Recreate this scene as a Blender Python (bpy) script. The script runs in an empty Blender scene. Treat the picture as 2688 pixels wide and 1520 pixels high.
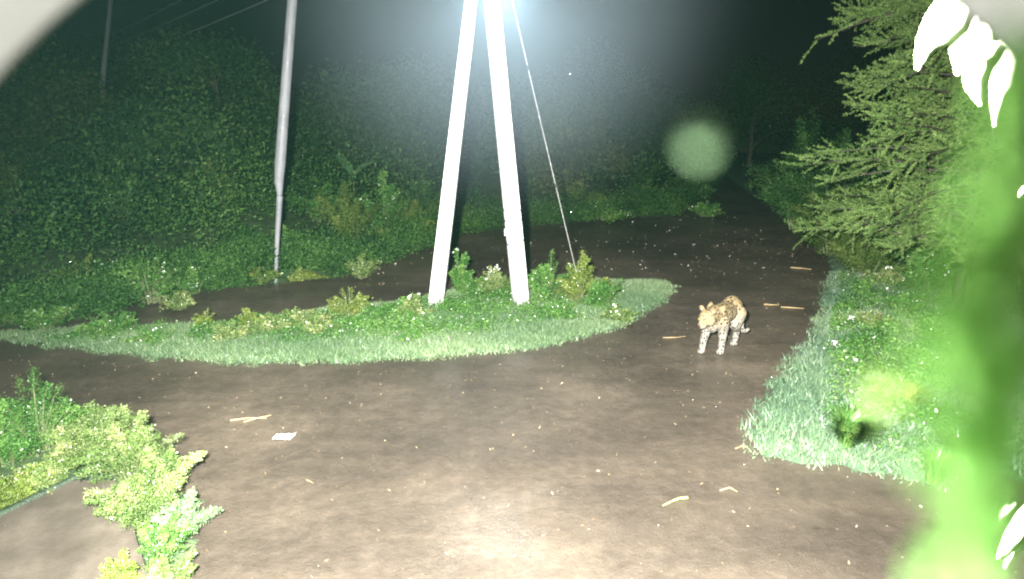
import bpy, bmesh, math, random
import numpy as np
from mathutils import Vector, Matrix, Euler

R = math.radians
rng = np.random.default_rng(7)
random.seed(7)
SC = bpy.context.scene
COL = SC.collection

# ------------------------------------------------------------------ camera
CAM_H, PITCH, FPX = 3.2, 16.0, 1602.0
cam = bpy.data.cameras.new('camera')
cam_o = bpy.data.objects.new('camera', cam)
COL.objects.link(cam_o)
cam_o.location = (0, 0, CAM_H)
cam_o.rotation_euler = (R(90 - PITCH), 0, 0)
cam.sensor_width = 36
cam.lens = FPX / 2688 * 36
cam.clip_start = 0.01
cam.clip_end = 600
cam.dof.use_dof = True
cam.dof.focus_distance = 8.5
cam.dof.aperture_fstop = cam.lens / 4.0
SC.camera = cam_o

# ------------------------------------------------------------------ night sky
world = bpy.data.worlds.new('World')
SC.world = world
world.use_nodes = True
wn = world.node_tree
wn.nodes.clear()
wo = wn.nodes.new('ShaderNodeOutputWorld')
wb = wn.nodes.new('ShaderNodeBackground')
sky = wn.nodes.new('ShaderNodeTexSky')
sky.sky_type = 'NISHITA'
sky.sun_disc = False
sky.sun_elevation = R(35)
sky.sun_rotation = R(20)
wb.inputs['Strength'].default_value = 0.00035
wn.links.new(sky.outputs[0], wb.inputs['Color'])
wn.links.new(wb.outputs[0], wo.inputs['Surface'])

# ------------------------------------------------------------------ lights
def lamp(name, kind, loc, power, col, size, target=None, angle=150, blend=0.5):
    l = bpy.data.lights.new(name, kind)
    l.energy = power
    l.color = col
    l.shadow_soft_size = size
    o = bpy.data.objects.new(name, l)
    COL.objects.link(o)
    o.location = loc
    if kind == 'SPOT':
        l.spot_size = R(angle)
        l.spot_blend = blend
        d = Vector(target) - Vector(loc)
        o.rotation_euler = d.to_track_quat('-Z', 'Y').to_euler()
    return o
FLOOD = lamp('camera_floodlight', 'SPOT', (-0.32, 0.0, 3.52), 22500, (1.0, 0.985, 0.93), 0.07, (0.3, 5.8, 0.0), 122, 0.85)

HOOD_FILL = lamp('hood_fill_light', 'POINT', (0.0, 0.03, CAM_H - 0.075), 2.6, (1.0, 1.0, 0.96), 0.01)  # unseen fill light, added to brighten the hood and the leaves at the lens
SC.view_settings.view_transform = 'Standard'
SC.view_settings.look = 'None'
SC.view_settings.exposure = 0
SC.view_settings.gamma = 1
SC.view_settings.use_curve_mapping = False
SC.render.engine = 'CYCLES'
SC.cycles.use_denoising = True
SC.cycles.filter_width = 2.1
SC.cycles.max_bounces = 5
SC.cycles.diffuse_bounces = 2
SC.cycles.glossy_bounces = 2
SC.cycles.transmission_bounces = 3
SC.cycles.transparent_max_bounces = 6
SC.cycles.volume_bounces = 0
SC.cycles.sample_clamp_indirect = 3
SC.cycles.caustics_reflective = False
SC.cycles.caustics_refractive = False

# ------------------------------------------------------------------ projection helpers
cp, sp = math.cos(R(PITCH)), math.sin(R(PITCH))
def ray(u, v):
    x, y, z = (u - 1344) / FPX, 1.0, -(v - 760) / FPX
    return Vector((x, y * cp + z * sp, -y * sp + z * cp))
def G(u, v, z=0.0):                     # point on the level z under a sight line
    d = ray(u, v)
    t = (z - CAM_H) / d.z
    return Vector((d.x * t, d.y * t, z))
def AT(u, v, Y):                        # point on the vertical plane y = Y
    d = ray(u, v)
    t = Y / d.y
    return Vector((d.x * t, Y, CAM_H + d.z * t))

# ------------------------------------------------------------------ object helpers
def tag(o, label=None, cat=None, group=None, kind=None):
    if label: o['label'] = label
    if cat: o['category'] = cat
    if group: o['group'] = group
    if kind: o['kind'] = kind
    return o
def empty(name, loc=(0, 0, 0), rz=0.0):
    o = bpy.data.objects.new(name, None)
    COL.objects.link(o)
    o.location = loc
    o.rotation_euler = (0, 0, rz)
    o.empty_display_size = 0.1
    return o
def link(name, me, mat=None, parent=None, loc=None):
    o = bpy.data.objects.new(name, me)
    COL.objects.link(o)
    if mat is not None and len(me.materials) == 0: me.materials.append(mat)
    if parent is not None: o.parent = parent
    if loc is not None: o.location = loc
    return o
def np_mesh(name, V, F, rnd=None, smooth=False):
    """V (n,3); F (m,k) with constant k; rnd (m,) per-face random tint"""
    me = bpy.data.meshes.new(name)
    V = np.asarray(V, dtype=np.float32); F = np.asarray(F, dtype=np.int32)
    m, k = F.shape
    me.vertices.add(len(V)); me.vertices.foreach_set('co', V.ravel())
    me.loops.add(m * k); me.loops.foreach_set('vertex_index', F.ravel())
    me.polygons.add(m)
    me.polygons.foreach_set('loop_start', np.arange(m, dtype=np.int32) * k)
    if smooth: me.polygons.foreach_set('use_smooth', np.ones(m, dtype=bool))
    me.update(calc_edges=True)
    if rnd is not None:
        a = me.attributes.new('tint', 'FLOAT', 'FACE')
        a.data.foreach_set('value', np.asarray(rnd, dtype=np.float32))
    return me
def tube(points, radii, segs=6, cap=True):
    P = [Vector(p) for p in points]
    V, F = [], []
    ref = Vector((0.13, 0.31, 0.94))
    for i, p in enumerate(P):
        d = (P[min(i + 1, len(P) - 1)] - P[max(i - 1, 0)]).normalized()
        a = d.cross(ref)
        if a.length < 1e-3: a = d.cross(Vector((1, 0, 0)))
        a.normalize(); b = d.cross(a)
        for s in range(segs):
            t = 2 * math.pi * s / segs
            V.append(p + (a * math.cos(t) + b * math.sin(t)) * radii[i])
    n = len(P)
    for i in range(n - 1):
        for s in range(segs):
            s2 = (s + 1) % segs
            F.append((i * segs + s, i * segs + s2, (i + 1) * segs + s2, (i + 1) * segs + s))
    return V, F
class MB:
    def __init__(self): self.V, self.F = [], []
    def add(self, V, F):
        b = len(self.V)
        self.V += [tuple(v) for v in V]; self.F += [tuple(i + b for i in f) for f in F]
        return self
    def tube(self, pts, rad, segs=6): return self.add(*tube(pts, rad, segs))
    def box(self, c, s, rot=None):
        M = rot or Matrix.Identity(3); c = Vector(c)
        V = [c + M @ Vector((sx * s[0] / 2, sy * s[1] / 2, sz * s[2] / 2)) for sz in (-1, 1) for sy in (-1, 1) for sx in (-1, 1)]
        return self.add(V, [(0, 2, 3, 1), (4, 5, 7, 6), (0, 1, 5, 4), (2, 6, 7, 3), (0, 4, 6, 2), (1, 3, 7, 5)])
    def mesh(self, name, smooth=False):
        me = bpy.data.meshes.new(name)
        me.from_pydata(self.V, [], self.F)
        if smooth:
            for p in me.polygons: p.use_smooth = True
        me.update()
        return me
    def build(self, name, mat, parent=None, smooth=False, loc=None):
        return link(name, self.mesh(name, smooth), mat, parent, loc)

# ------------------------------------------------------------------ materials
def mat(name):
    m = bpy.data.materials.new(name); m.use_nodes = True
    nt = m.node_tree
    return m, nt, nt.nodes['Principled BSDF']
def N(nt, t, **kw):
    n = nt.nodes.new(t)
    for k, v in kw.items():
        if k.startswith('i_'): n.inputs[k[2:].replace('_', ' ')].default_value = v
        else: setattr(n, k, v)
    return n
def ramp(nt, fac, stops):
    r = nt.nodes.new('ShaderNodeValToRGB')
    e = r.color_ramp.elements
    while len(e) < len(stops): e.new(0.5)
    for i, (p, c) in enumerate(stops):
        e[i].position = p; e[i].color = (*c, 1)
    nt.links.new(fac, r.inputs[0])
    return r.outputs[0]
def leaf_mat(name, dark, mid, light, rough=0.35, trans=0.25, spec=0.5):
    m, nt, b = mat(name)
    at = N(nt, 'ShaderNodeAttribute', attribute_name='tint')
    col = ramp(nt, at.outputs['Fac'], [(0.0, dark), (0.55, mid), (1.0, light)])
    nt.links.new(col, b.inputs['Base Color'])
    b.inputs['Roughness'].default_value = rough
    b.inputs['Specular IOR Level'].default_value = spec
    tr = N(nt, 'ShaderNodeBsdfTranslucent')
    nt.links.new(col, tr.inputs['Color'])
    mx = N(nt, 'ShaderNodeMixShader'); mx.inputs[0].default_value = trans
    out = nt.nodes['Material Output']
    nt.links.new(b.outputs[0], mx.inputs[1]); nt.links.new(tr.outputs[0], mx.inputs[2])
    nt.links.new(mx.outputs[0], out.inputs['Surface'])
    return m
def noise_mat(name, stops, scale=3.0, detail=8, rough=(0.4, 0.8), bump=0.3, bscale=60, spec=0.5, dist=0.02, metal=0.0):
    m, nt, b = mat(name)
    tc = N(nt, 'ShaderNodeTexCoord')
    n1 = N(nt, 'ShaderNodeTexNoise', i_Scale=scale, i_Detail=detail, i_Roughness=0.65)
    n2 = N(nt, 'ShaderNodeTexNoise', i_Scale=bscale, i_Detail=5)
    nt.links.new(tc.outputs['Object'], n1.inputs['Vector']); nt.links.new(tc.outputs['Object'], n2.inputs['Vector'])
    nt.links.new(ramp(nt, n1.outputs[0], stops), b.inputs['Base Color'])
    mr = N(nt, 'ShaderNodeMapRange'); mr.inputs['To Min'].default_value = rough[0]; mr.inputs['To Max'].default_value = rough[1]
    mr.inputs['From Min'].default_value = .35; mr.inputs['From Max'].default_value = .65
    nt.links.new(n1.outputs[0], mr.inputs[0]); nt.links.new(mr.outputs[0], b.inputs['Roughness'])
    bp = N(nt, 'ShaderNodeBump', i_Strength=bump, i_Distance=dist)
    nt.links.new(n2.outputs[0], bp.inputs['Height']); nt.links.new(bp.outputs[0], b.inputs['Normal'])
    b.inputs['Specular IOR Level'].default_value = spec
    b.inputs['Metallic'].default_value = metal
    return m

M = {}
M['grass'] = leaf_mat('grass_blade', (.06, .12, .055), (.15, .235, .11), (.31, .39, .21), .4, .2)
M['meadow'] = leaf_mat('right_grass', (.045, .095, .055), (.12, .20, .11), (.28, .36, .20), .4, .2)
M['leaf_a'] = leaf_mat('shrub_leaf_fresh', (.03, .085, .02), (.07, .18, .035), (.22, .34, .09), .3, .25)
M['leaf_y'] = leaf_mat('shrub_leaf_yellow', (.06, .10, .02), (.15, .21, .04), (.34, .36, .09), .35, .25)
M['leaf_p'] = leaf_mat('shrub_leaf_pale', (.04, .09, .02), (.14, .21, .06), (.40, .40, .19), .35, .25)
M['leaf_d'] = leaf_mat('tree_leaf_dark', (.008, .03, .007), (.032, .095, .02), (.08, .165, .034), .6, .25, .25)
M['leaf_o'] = leaf_mat('tree_leaf_olive', (.022, .045, .008), (.065, .115, .022), (.17, .21, .05), .6, .25, .25)
M['leaf_t'] = leaf_mat('far_tree_leaf', (.008, .028, .008), (.026, .068, .018), (.075, .13, .03), .65, .2, .2)
M['leaf_q'] = leaf_mat('olive_tree_leaf', (.015, .03, .006), (.042, .068, .014), (.11, .12, .03), .65, .2, .2)
M['leaf_f'] = leaf_mat('feathery_leaf', (.06, .12, .035), (.14, .23, .06), (.27, .37, .12), .55, .3, .3)
M['leaf_big'] = leaf_mat('broad_leaf', (.05, .12, .05), (.09, .2, .08), (.16, .3, .12), .3, .2)
M['petal'] = leaf_mat('white_petal', (.6, .62, .55), (.75, .77, .7), (.85, .85, .8), .5, .1)
M['bark'] = noise_mat('bark', [(.3, (.025, .02, .014)), (.7, (.06, .05, .038))], 6, bscale=40, bump=.7)
M['twig'] = noise_mat('green_stem', [(.3, (.06, .08, .03)), (.7, (.12, .13, .06))], 6)
M['straw'] = noise_mat('dry_straw', [(.3, (.25, .17, .08)), (.7, (.5, .38, .2))], 8)

# ================================================================== SETTING
def ground_material():
    m, nt, b = mat('wet_brown_ground')
    tc = N(nt, 'ShaderNodeTexCoord')
    big = N(nt, 'ShaderNodeTexNoise', i_Scale=0.42, i_Detail=7, i_Roughness=0.6)
    mid = N(nt, 'ShaderNodeTexNoise', i_Scale=7.0, i_Detail=10, i_Roughness=0.75)
    fine = N(nt, 'ShaderNodeTexNoise', i_Scale=80.0, i_Detail=5, i_Roughness=0.65)
    pud = N(nt, 'ShaderNodeTexNoise', i_Scale=0.9, i_Detail=5, i_Roughness=0.55)
    pm = N(nt, 'ShaderNodeMapping'); pm.inputs['Location'].default_value = (3.7, 1.9, 0); nt.links.new(tc.outputs['Object'], pm.inputs[0])
    for n in (big, mid, fine): nt.links.new(tc.outputs['Object'], n.inputs['Vector'])
    nt.links.new(pm.outputs[0], pud.inputs['Vector'])
    c1 = ramp(nt, big.outputs[0], [(.34, (.044, .034, .025)), (.5, (.072, .057, .042)), (.66, (.118, .094, .069))])
    c2 = ramp(nt, mid.outputs[0], [(.3, (.75, .75, .75)), (.55, (1, 1, 1)), (.75, (1.3, 1.25, 1.18))])
    mx = N(nt, 'ShaderNodeMix', data_type='RGBA', blend_type='MULTIPLY'); mx.inputs[0].default_value = 1
    nt.links.new(c1, mx.inputs[6]); nt.links.new(c2, mx.inputs[7])
    tm = N(nt, 'ShaderNodeMapping'); tm.inputs['Scale'].default_value = (.35, 2.6, 1); tm.inputs['Rotation'].default_value = (0, 0, R(-14)); nt.links.new(tc.outputs['Object'], tm.inputs[0])
    tn = N(nt, 'ShaderNodeTexNoise', i_Scale=1.0, i_Detail=4, i_Roughness=0.5, i_Distortion=.6); nt.links.new(tm.outputs[0], tn.inputs['Vector'])
    c3 = ramp(nt, tn.outputs[0], [(.36, (.86, .86, .86)), (.5, (1, 1, 1)), (.66, (1.1, 1.09, 1.08))])
    my = N(nt, 'ShaderNodeMix', data_type='RGBA', blend_type='MULTIPLY'); my.inputs[0].default_value = 1
    nt.links.new(mx.outputs[2], my.inputs[6]); nt.links.new(c3, my.inputs[7])
    nt.links.new(my.outputs[2], b.inputs['Base Color'])
    rr = ramp(nt, mid.outputs[0], [(.35, (.40,) * 3), (.65, (.58,) * 3)])
    nt.links.new(rr, b.inputs['Roughness'])
    bp = N(nt, 'ShaderNodeBump', i_Strength=.6, i_Distance=.010)
    nt.links.new(fine.outputs[0], bp.inputs['Height'])
    bp2 = N(nt, 'ShaderNodeBump', i_Strength=.6, i_Distance=.035)
    nt.links.new(mid.outputs[0], bp2.inputs['Height']); nt.links.new(bp.outputs[0], bp2.inputs['Normal'])
    nt.links.new(bp2.outputs[0], b.inputs['Normal'])
    # film of water: nearly smooth where it stands, thin elsewhere
    wet = ramp(nt, pud.outputs[0], [(.42, (.38,) * 3), (.56, (.08,) * 3)])
    nt.links.new(wet, b.inputs['Coat Weight'])
    cr = ramp(nt, pud.outputs[0], [(.42, (.13,) * 3), (.58, (.4,) * 3)])
    nt.links.new(cr, b.inputs['Coat Roughness'])
    rp = N(nt, 'ShaderNodeTexNoise', i_Scale=34.0, i_Detail=6); nt.links.new(tc.outputs['Object'], rp.inputs['Vector'])
    bp3 = N(nt, 'ShaderNodeBump', i_Strength=.4, i_Distance=.012); nt.links.new(rp.outputs[0], bp3.inputs['Height'])
    nt.links.new(bp3.outputs[0], b.inputs['Coat Normal'])
    return m
M['ground'] = ground_material()
M['soil'] = noise_mat('weedy_soil', [(.3, (.025, .045, .018)), (.5, (.045, .08, .03)), (.7, (.08, .11, .045))], 5, bump=.8, bscale=35, dist=.04)
M['turf'] = noise_mat('turf', [(.3, (.04, .07, .035)), (.5, (.08, .14, .075)), (.7, (.14, .22, .12))], 6, bump=.8, bscale=80, dist=.03)

def grid_mesh(name, x0, x1, y0, y1, nx, ny, hf):
    xs = np.linspace(x0, x1, nx); ys = np.linspace(y0, y1, ny)
    X, Y = np.meshgrid(xs, ys); Z = hf(X, Y)
    V = np.stack([X.ravel(), Y.ravel(), Z.ravel()], 1)
    i = (np.arange(ny - 1)[:, None] * nx + np.arange(nx - 1)[None, :]).ravel()
    return np_mesh(name, V, np.stack([i, i + 1, i + nx + 1, i + nx], 1), smooth=True)
tag(link('ground', grid_mesh('ground', -140, 140, -20, 260, 15, 15, lambda X, Y: X * 0 - 0.02), M['soil']), kind='structure')
tag(link('dirt_road', grid_mesh('dirt_road', -30, 30, -3, 60, 40, 40, lambda X, Y: X * 0), M['ground']), kind='structure')

# polygons on the ground, read off the photograph's sight lines
def gpoly(pts): return [(lambda p: (p.x, p.y))(G(*q)) for q in pts]
def inside(px, py, poly):
    c = np.zeros(px.shape, bool); n = len(poly)
    for i in range(n):
        x1, y1 = poly[i]; x2, y2 = poly[(i + 1) % n]
        k = ((y1 > py) != (y2 > py)) & (px < (x2 - x1) * (py - y1) / (y2 - y1 + 1e-12) + x1)
        c ^= k
    return c
def dist_edge(px, py, poly, closed=True):
    d = np.full(px.shape, 1e9); n = len(poly)
    for i in range(n if closed else n - 1):
        x1, y1 = poly[i]; x2, y2 = poly[(i + 1) % n]
        dx, dy = x2 - x1, y2 - y1
        t = np.clip(((px - x1) * dx + (py - y1) * dy) / (dx * dx + dy * dy + 1e-12), 0, 1)
        d = np.minimum(d, np.hypot(px - x1 - t * dx, py - y1 - t * dy))
    return d
def sample_poly(poly, n):
    P = np.array(poly); lo, hi = P.min(0), P.max(0)
    out = np.zeros((0, 2))
    while len(out) < n:
        q = rng.uniform(lo, hi, (n * 2, 2)); q = q[inside(q[:, 0], q[:, 1], poly)]
        out = np.vstack([out, q])
    return out[:n]
def densify(poly, step=.12, wob=.045):
    out = []
    n = len(poly)
    for i in range(n):
        a, b = np.array(poly[i]), np.array(poly[(i + 1) % n])
        k = max(1, int(np.hypot(*(b - a)) / step))
        for j in range(k):
            p = a + (b - a) * j / k
            out.append(tuple(p + rng.normal(0, wob, 2)))
    return out
def mound_mesh(name, poly, height, step=.1, inset=.10):
    """raised patch: fine grid clipped to the polygon, height eased from the edge"""
    P = np.array(poly); lo, hi = P.min(0) - step, P.max(0) + step
    nx, ny = int((hi[0] - lo[0]) / step) + 1, int((hi[1] - lo[1]) / step) + 1
    X, Y = np.meshgrid(np.linspace(lo[0], hi[0], nx), np.linspace(lo[1], hi[1], ny))
    ins = inside(X, Y, poly); d = dist_edge(X, Y, poly)
    Z = np.where(ins & (d > inset * (.6 + .8 * np.sin(X * 7 + Y * 3) ** 2)), 0.004 + height * np.clip((d - inset) / .5, 0, 1) ** .6, -0.03)
    V = np.stack([X.ravel(), Y.ravel(), Z.ravel()], 1)
    i = (np.arange(ny - 1)[:, None] * nx + np.arange(nx - 1)[None, :])
    keep = (ins[:-1, :-1] | ins[1:, :-1] | ins[:-1, 1:] | ins[1:, 1:])
    i = i[keep]
    return np_mesh(name, V, np.stack([i, i + 1, i + nx + 1, i + nx], 1), smooth=True)

ISLAND = gpoly([(-500, 870), (-250, 890), (0, 897), (150, 917), (400, 945), (650, 962), (900, 957), (1200, 942), (1430, 917), (1600, 877), (1700, 830),
                (1762, 780), (1788, 752), (1740, 738), (1600, 734), (1500, 722), (1400, 730), (1250, 745), (1100, 780), (950, 800), (800, 818),
                (600, 846), (300, 858), (0, 868), (-500, 850)])
FAR_EDGE = gpoly([(-1400, 800), (-700, 815), (0, 856), (200, 842), (340, 800), (480, 772), (620, 752), (900, 726), (1010, 690), (1130, 640), (1220, 612), (1420, 592), (1600, 574), (1760, 566), (1850, 515), (1895, 465)])
FAR = FAR_EDGE + [(19, 54), (44, 52), (44, 60), (-45, 60), (-45, 9)]
RIGHT = gpoly([(2010, 545), (2080, 600), (2150, 660), (2172, 705), (2150, 770), (2130, 850), (2085, 930), (2020, 1000), (1975, 1060), (1948, 1115), (1955, 1195),
               (2050, 1222), (2200, 1240), (2330, 1262), (2450, 1275), (2600, 1262), (2900, 1240), (3600, 1200)]) + [(12, 4), (30, 8), (30, 45), (14, 45)]
LEFTF = gpoly([(-600, 1040), (0, 1050), (120, 1030), (230, 1120), (330, 1130), (470, 1180), (545, 1290), (575, 1370), (520, 1470), (470, 1600), (420, 1700), (100, 1900), (-900, 1700)])
rs = np.random.default_rng(3)
ISLAND_D, RIGHT_D = densify(ISLAND), densify(RIGHT, .14, .06)
tag(link('grass_verge', mound_mesh('grass_verge', ISLAND_D, .05), M['turf']), kind='structure')
tag(link('right_bank', mound_mesh('right_bank', RIGHT_D, .10, .14), M['turf']), kind='structure')
tag(link('near_left_bank', mound_mesh('near_left_bank', densify(LEFTF), .05), M['soil']), kind='structure')

def hill_h(X, Y):
    ins = inside(X, Y, FAR); d = dist_edge(X, Y, FAR_EDGE, closed=False)
    fall = np.clip(np.maximum((9.0 - X) / 7.0, (Y - 33.0) / 8.0), 0, 1)
    h = (0.04 + 2.4 * (1 - np.exp(-np.clip(d - .3, 0, 99) / 9.0)) * fall)
    h = h + .12 * np.sin(X * 1.3 + Y * .7) * np.clip(d / 3, 0, 1)
    return np.where(ins, h, -0.03)
tag(link('hillside', grid_mesh('hillside', -45, 44, 8, 60, 260, 180, hill_h), M['soil']), kind='structure')
def gz(x, y): return float(max(0.0, hill_h(np.array([x]), np.array([y]))[0]))

# concrete slab, lower left corner
M['slab'] = noise_mat('damp_slab', [(.3, (.05, .042, .033)), (.5, (.075, .063, .05)), (.72, (.115, .096, .074))], 2.2, bump=.35, bscale=90, rough=(.35, .6), dist=.012)
sl = [G(-60, 1385, .14), G(0, 1352, .14), G(195, 1258, .14), G(300, 1258, .14), G(330, 1300, .14), G(360, 1420, .14), G(420, 1600, .14), G(200, 1900, .14), G(-300, 1900, .14)]
bm = bmesh.new()
vs = [bm.verts.new(p) for p in sl]
f = bm.faces.new(vs)
r = bmesh.ops.extrude_face_region(bm, geom=[f])
for v in r['geom']:
    if isinstance(v, bmesh.types.BMVert): v.co.z -= .17
bmesh.ops.recalc_face_normals(bm, faces=bm.faces)
bmesh.ops.bevel(bm, geom=[e for e in bm.edges if abs(e.verts[0].co.z - .14) < .01 and abs(e.verts[1].co.z - .14) < .01], offset=.012, segments=2, affect='EDGES')
me = bpy.data.meshes.new('concrete_slab'); bm.to_mesh(me); bm.free()
tag(link('concrete_slab', me, M['slab']), kind='structure')
M['slab_shade'] = noise_mat('slab_shade_dark', [(.3, (.008, .015, .008)), (.7, (.025, .045, .02))], 14, bump=.8)
tag(MB().tube([sl[0] + Vector((0, .03, -.02)), sl[1] + Vector((0, .03, -.01)), (sl[1] + sl[2]) / 2 + Vector((0, .03, 0)), sl[2] + Vector((0, .03, 0)), sl[3] + Vector((0, .03, 0))], [.045, .04, .035, .03, .02], 7).build('slab_shade_strip', M['slab_shade'], smooth=True), kind='structure')  # dark tube standing in for the shadow line behind the slab

# ================================================================== VEGETATION
def leaves(P, A, L, W, bend=.25):
    """n leaves as folded diamonds: base P, axis A, length L, width W"""
    n = len(P)
    A = A / (np.linalg.norm(A, axis=1, keepdims=True) + 1e-9)
    rnd = rng.normal(size=(n, 3))
    S = np.cross(A, rnd); S /= (np.linalg.norm(S, axis=1, keepdims=True) + 1e-9)
    Nn = np.cross(A, S)
    L = np.broadcast_to(L, n)[:, None]; W = np.broadcast_to(W, n)[:, None]
    a = P; c = P + A * L - Nn * L * bend
    b = P + A * L * .5 + S * W * .5; d = P + A * L * .5 - S * W * .5
    V = np.stack([a, b, c, d], 1).reshape(-1, 3)
    F = np.arange(n * 4).reshape(n, 4)
    return V, F
def join(parts):
    V, F, T, b = [], [], [], 0
    for (v, f, t) in parts:
        V.append(v); F.append(f + b); T.append(t); b += len(v)
    return np.vstack(V), np.vstack(F), np.concatenate(T)
def shrub_parts(h, w, nst, nlf, ls, flat=.0, up=.5):
    """stems fan out from the base and arch; leaves sit round them"""
    az = rng.uniform(0, 2 * math.pi, nst); lean = rng.uniform(.05, 1, nst) ** .7
    L = h * rng.uniform(.4, 1.12, nst) * (1 - .25 * lean)
    reach = w * lean * rng.uniform(.7, 1.1, nst)
    bx = np.cos(az) * reach * .25; by = np.sin(az) * reach * .25
    def pos(i, t):
        r = reach[i] * (t ** 1.4) * .9
        x = bx[i] + np.cos(az[i]) * r; y = by[i] + np.sin(az[i]) * r
        z = L[i] * (t * (1.25 - .35 * t * (1 + lean[i])))
        return np.stack([x, y, z], -1)
    i = rng.integers(0, nst, nlf); t = rng.uniform(.12, 1, nlf) ** .75
    P = pos(i, t) + rng.normal(0, 1, (nlf, 3)) * (.035 * w + .08 * w * (1 - t))[:, None]
    P[:, 2] = np.abs(P[:, 2])
    A = rng.normal(0, 1, (nlf, 3)); A[:, 2] = A[:, 2] * .6 + up
    A[:, 0] += np.cos(az[i]) * .5; A[:, 1] += np.sin(az[i]) * .5
    lsv = ls * rng.uniform(.45, 1.5, nst)[i] * rng.uniform(.6, 1.2, nlf)
    V, F = leaves(P, A, lsv, lsv * rng.uniform(.3, .55, nlf))
    clump = rng.uniform(0, 1, nst)[i]
    T = np.clip(.02 + .45 * clump + .35 * rng.uniform(0, 1, nlf) + .25 * t - .1, 0, 1)
    sb = MB()
    for k in range(min(nst, 26)):
        ts = [0, .35, .7, 1]
        sb.tube([tuple(pos(np.array([k]), np.array([q]))[0]) for q in ts], [.008 * (1 + h), .007 * (1 + h * .6), .005, .002], 4)
    return (V, F, T), sb
def shrub(name, label, x, y, h, w, nst, nlf, ls, m, cat='shrub', group=None, z=None, up=.5, flowers=0):
    z = gz(x, y) if z is None else z
    root = tag(empty(name, (x, y, z)), label, cat, group)
    (V, F, T), sb = shrub_parts(h, w, nst, nlf, ls, up=up)
    link('foliage', np_mesh('foliage', V, F, T), M[m], root)
    sb.build('stem', M['twig'], root)
    if flowers:
        ctr = V.reshape(-1, 4, 3)[:, 2]
        top = ctr[np.argsort(-(ctr[:, 2] - ctr[:, 1] * .25))[:max(flowers * 12, 60)]]
        base = top[rng.choice(len(top), flowers)]
        P = np.repeat(base, 5, 0); A = rng.normal(0, 1, (len(P), 3)); A[:, 2] += .6
        V2, F2 = leaves(P, A, ls * .7, ls * .5)
        tag(link('flowers', np_mesh('flowers', V2, F2, rng.uniform(0, 1, len(F2))), M['petal'], root), kind='stuff')
    return root
def tree(name, label, x, y, H, crown_w, n_lf, ls, m, group, low=.25, lean=(0, 0), z=None, nclump=30, squash=.8):
    z = gz(x, y) if z is None else z
    root = tag(empty(name, (x, y, z)), label, 'tree', group)
    tb = MB()
    tr = .035 * H ** .9
    top = np.array([lean[0], lean[1], H * .8])
    pts = [np.array([0, 0, -.1]), top * .3 + rng.normal(0, .05, 3), top * .65 + rng.normal(0, .1, 3), top]
    tb.tube([tuple(p) for p in pts], [tr * 1.2, tr * .85, tr * .55, tr * .2], 8)
    parts = []
    for c in range(nclump):
        th = rng.uniform(0, 2 * math.pi); zz = rng.uniform(low, 1.0)
        prof = math.sin(min(1, max(.12, (1.05 - zz) / (1.05 - low))) * math.pi * .62 + .25)
        rr = crown_w * .5 * prof * rng.uniform(.45, 1.0)
        cc = top * min(zz * 1.1, 1.0) * np.array([1, 1, 0]) + np.array([math.cos(th) * rr, math.sin(th) * rr, zz * H])
        s0 = top * (zz * .75); s0[2] = max(.15 * H, (zz - .18) * H * .95)
        mid = (s0 + cc) / 2 + np.array([0, 0, .06 * H])
        tb.tube([tuple(s0), tuple(mid), tuple(cc)], [tr * .35, tr * .2, tr * .06], 5)
        cr = crown_w * rng.uniform(.13, .24)
        k = int(n_lf / nclump * rng.uniform(.7, 1.3))
        D = rng.normal(0, 1, (k, 3)); D /= np.linalg.norm(D, axis=1, keepdims=True)
        D *= (rng.uniform(0, 1, k) ** .45)[:, None] * cr * rng.uniform(.75, 1.35, k)[:, None]
        D[:, 2] *= squash
        P = cc + D
        P[:, 2] -= .12 * np.hypot(D[:, 0], D[:, 1])
        A = D / cr + rng.normal(0, .7, (k, 3)); A[:, 2] -= .25
        V, F = leaves(P, A, ls * rng.uniform(.6, 1.4, k), ls * rng.uniform(.35, .65, k))
        parts.append((V, F, np.clip(rng.uniform(0, .45) + rng.uniform(0, .55, k), 0, 1)))
    tb.build('trunk', M['bark'], root, smooth=True)
    V, F, T = join(parts)
    link('crown', np_mesh('crown', V, F, T), M[m], root)
    return root

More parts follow.
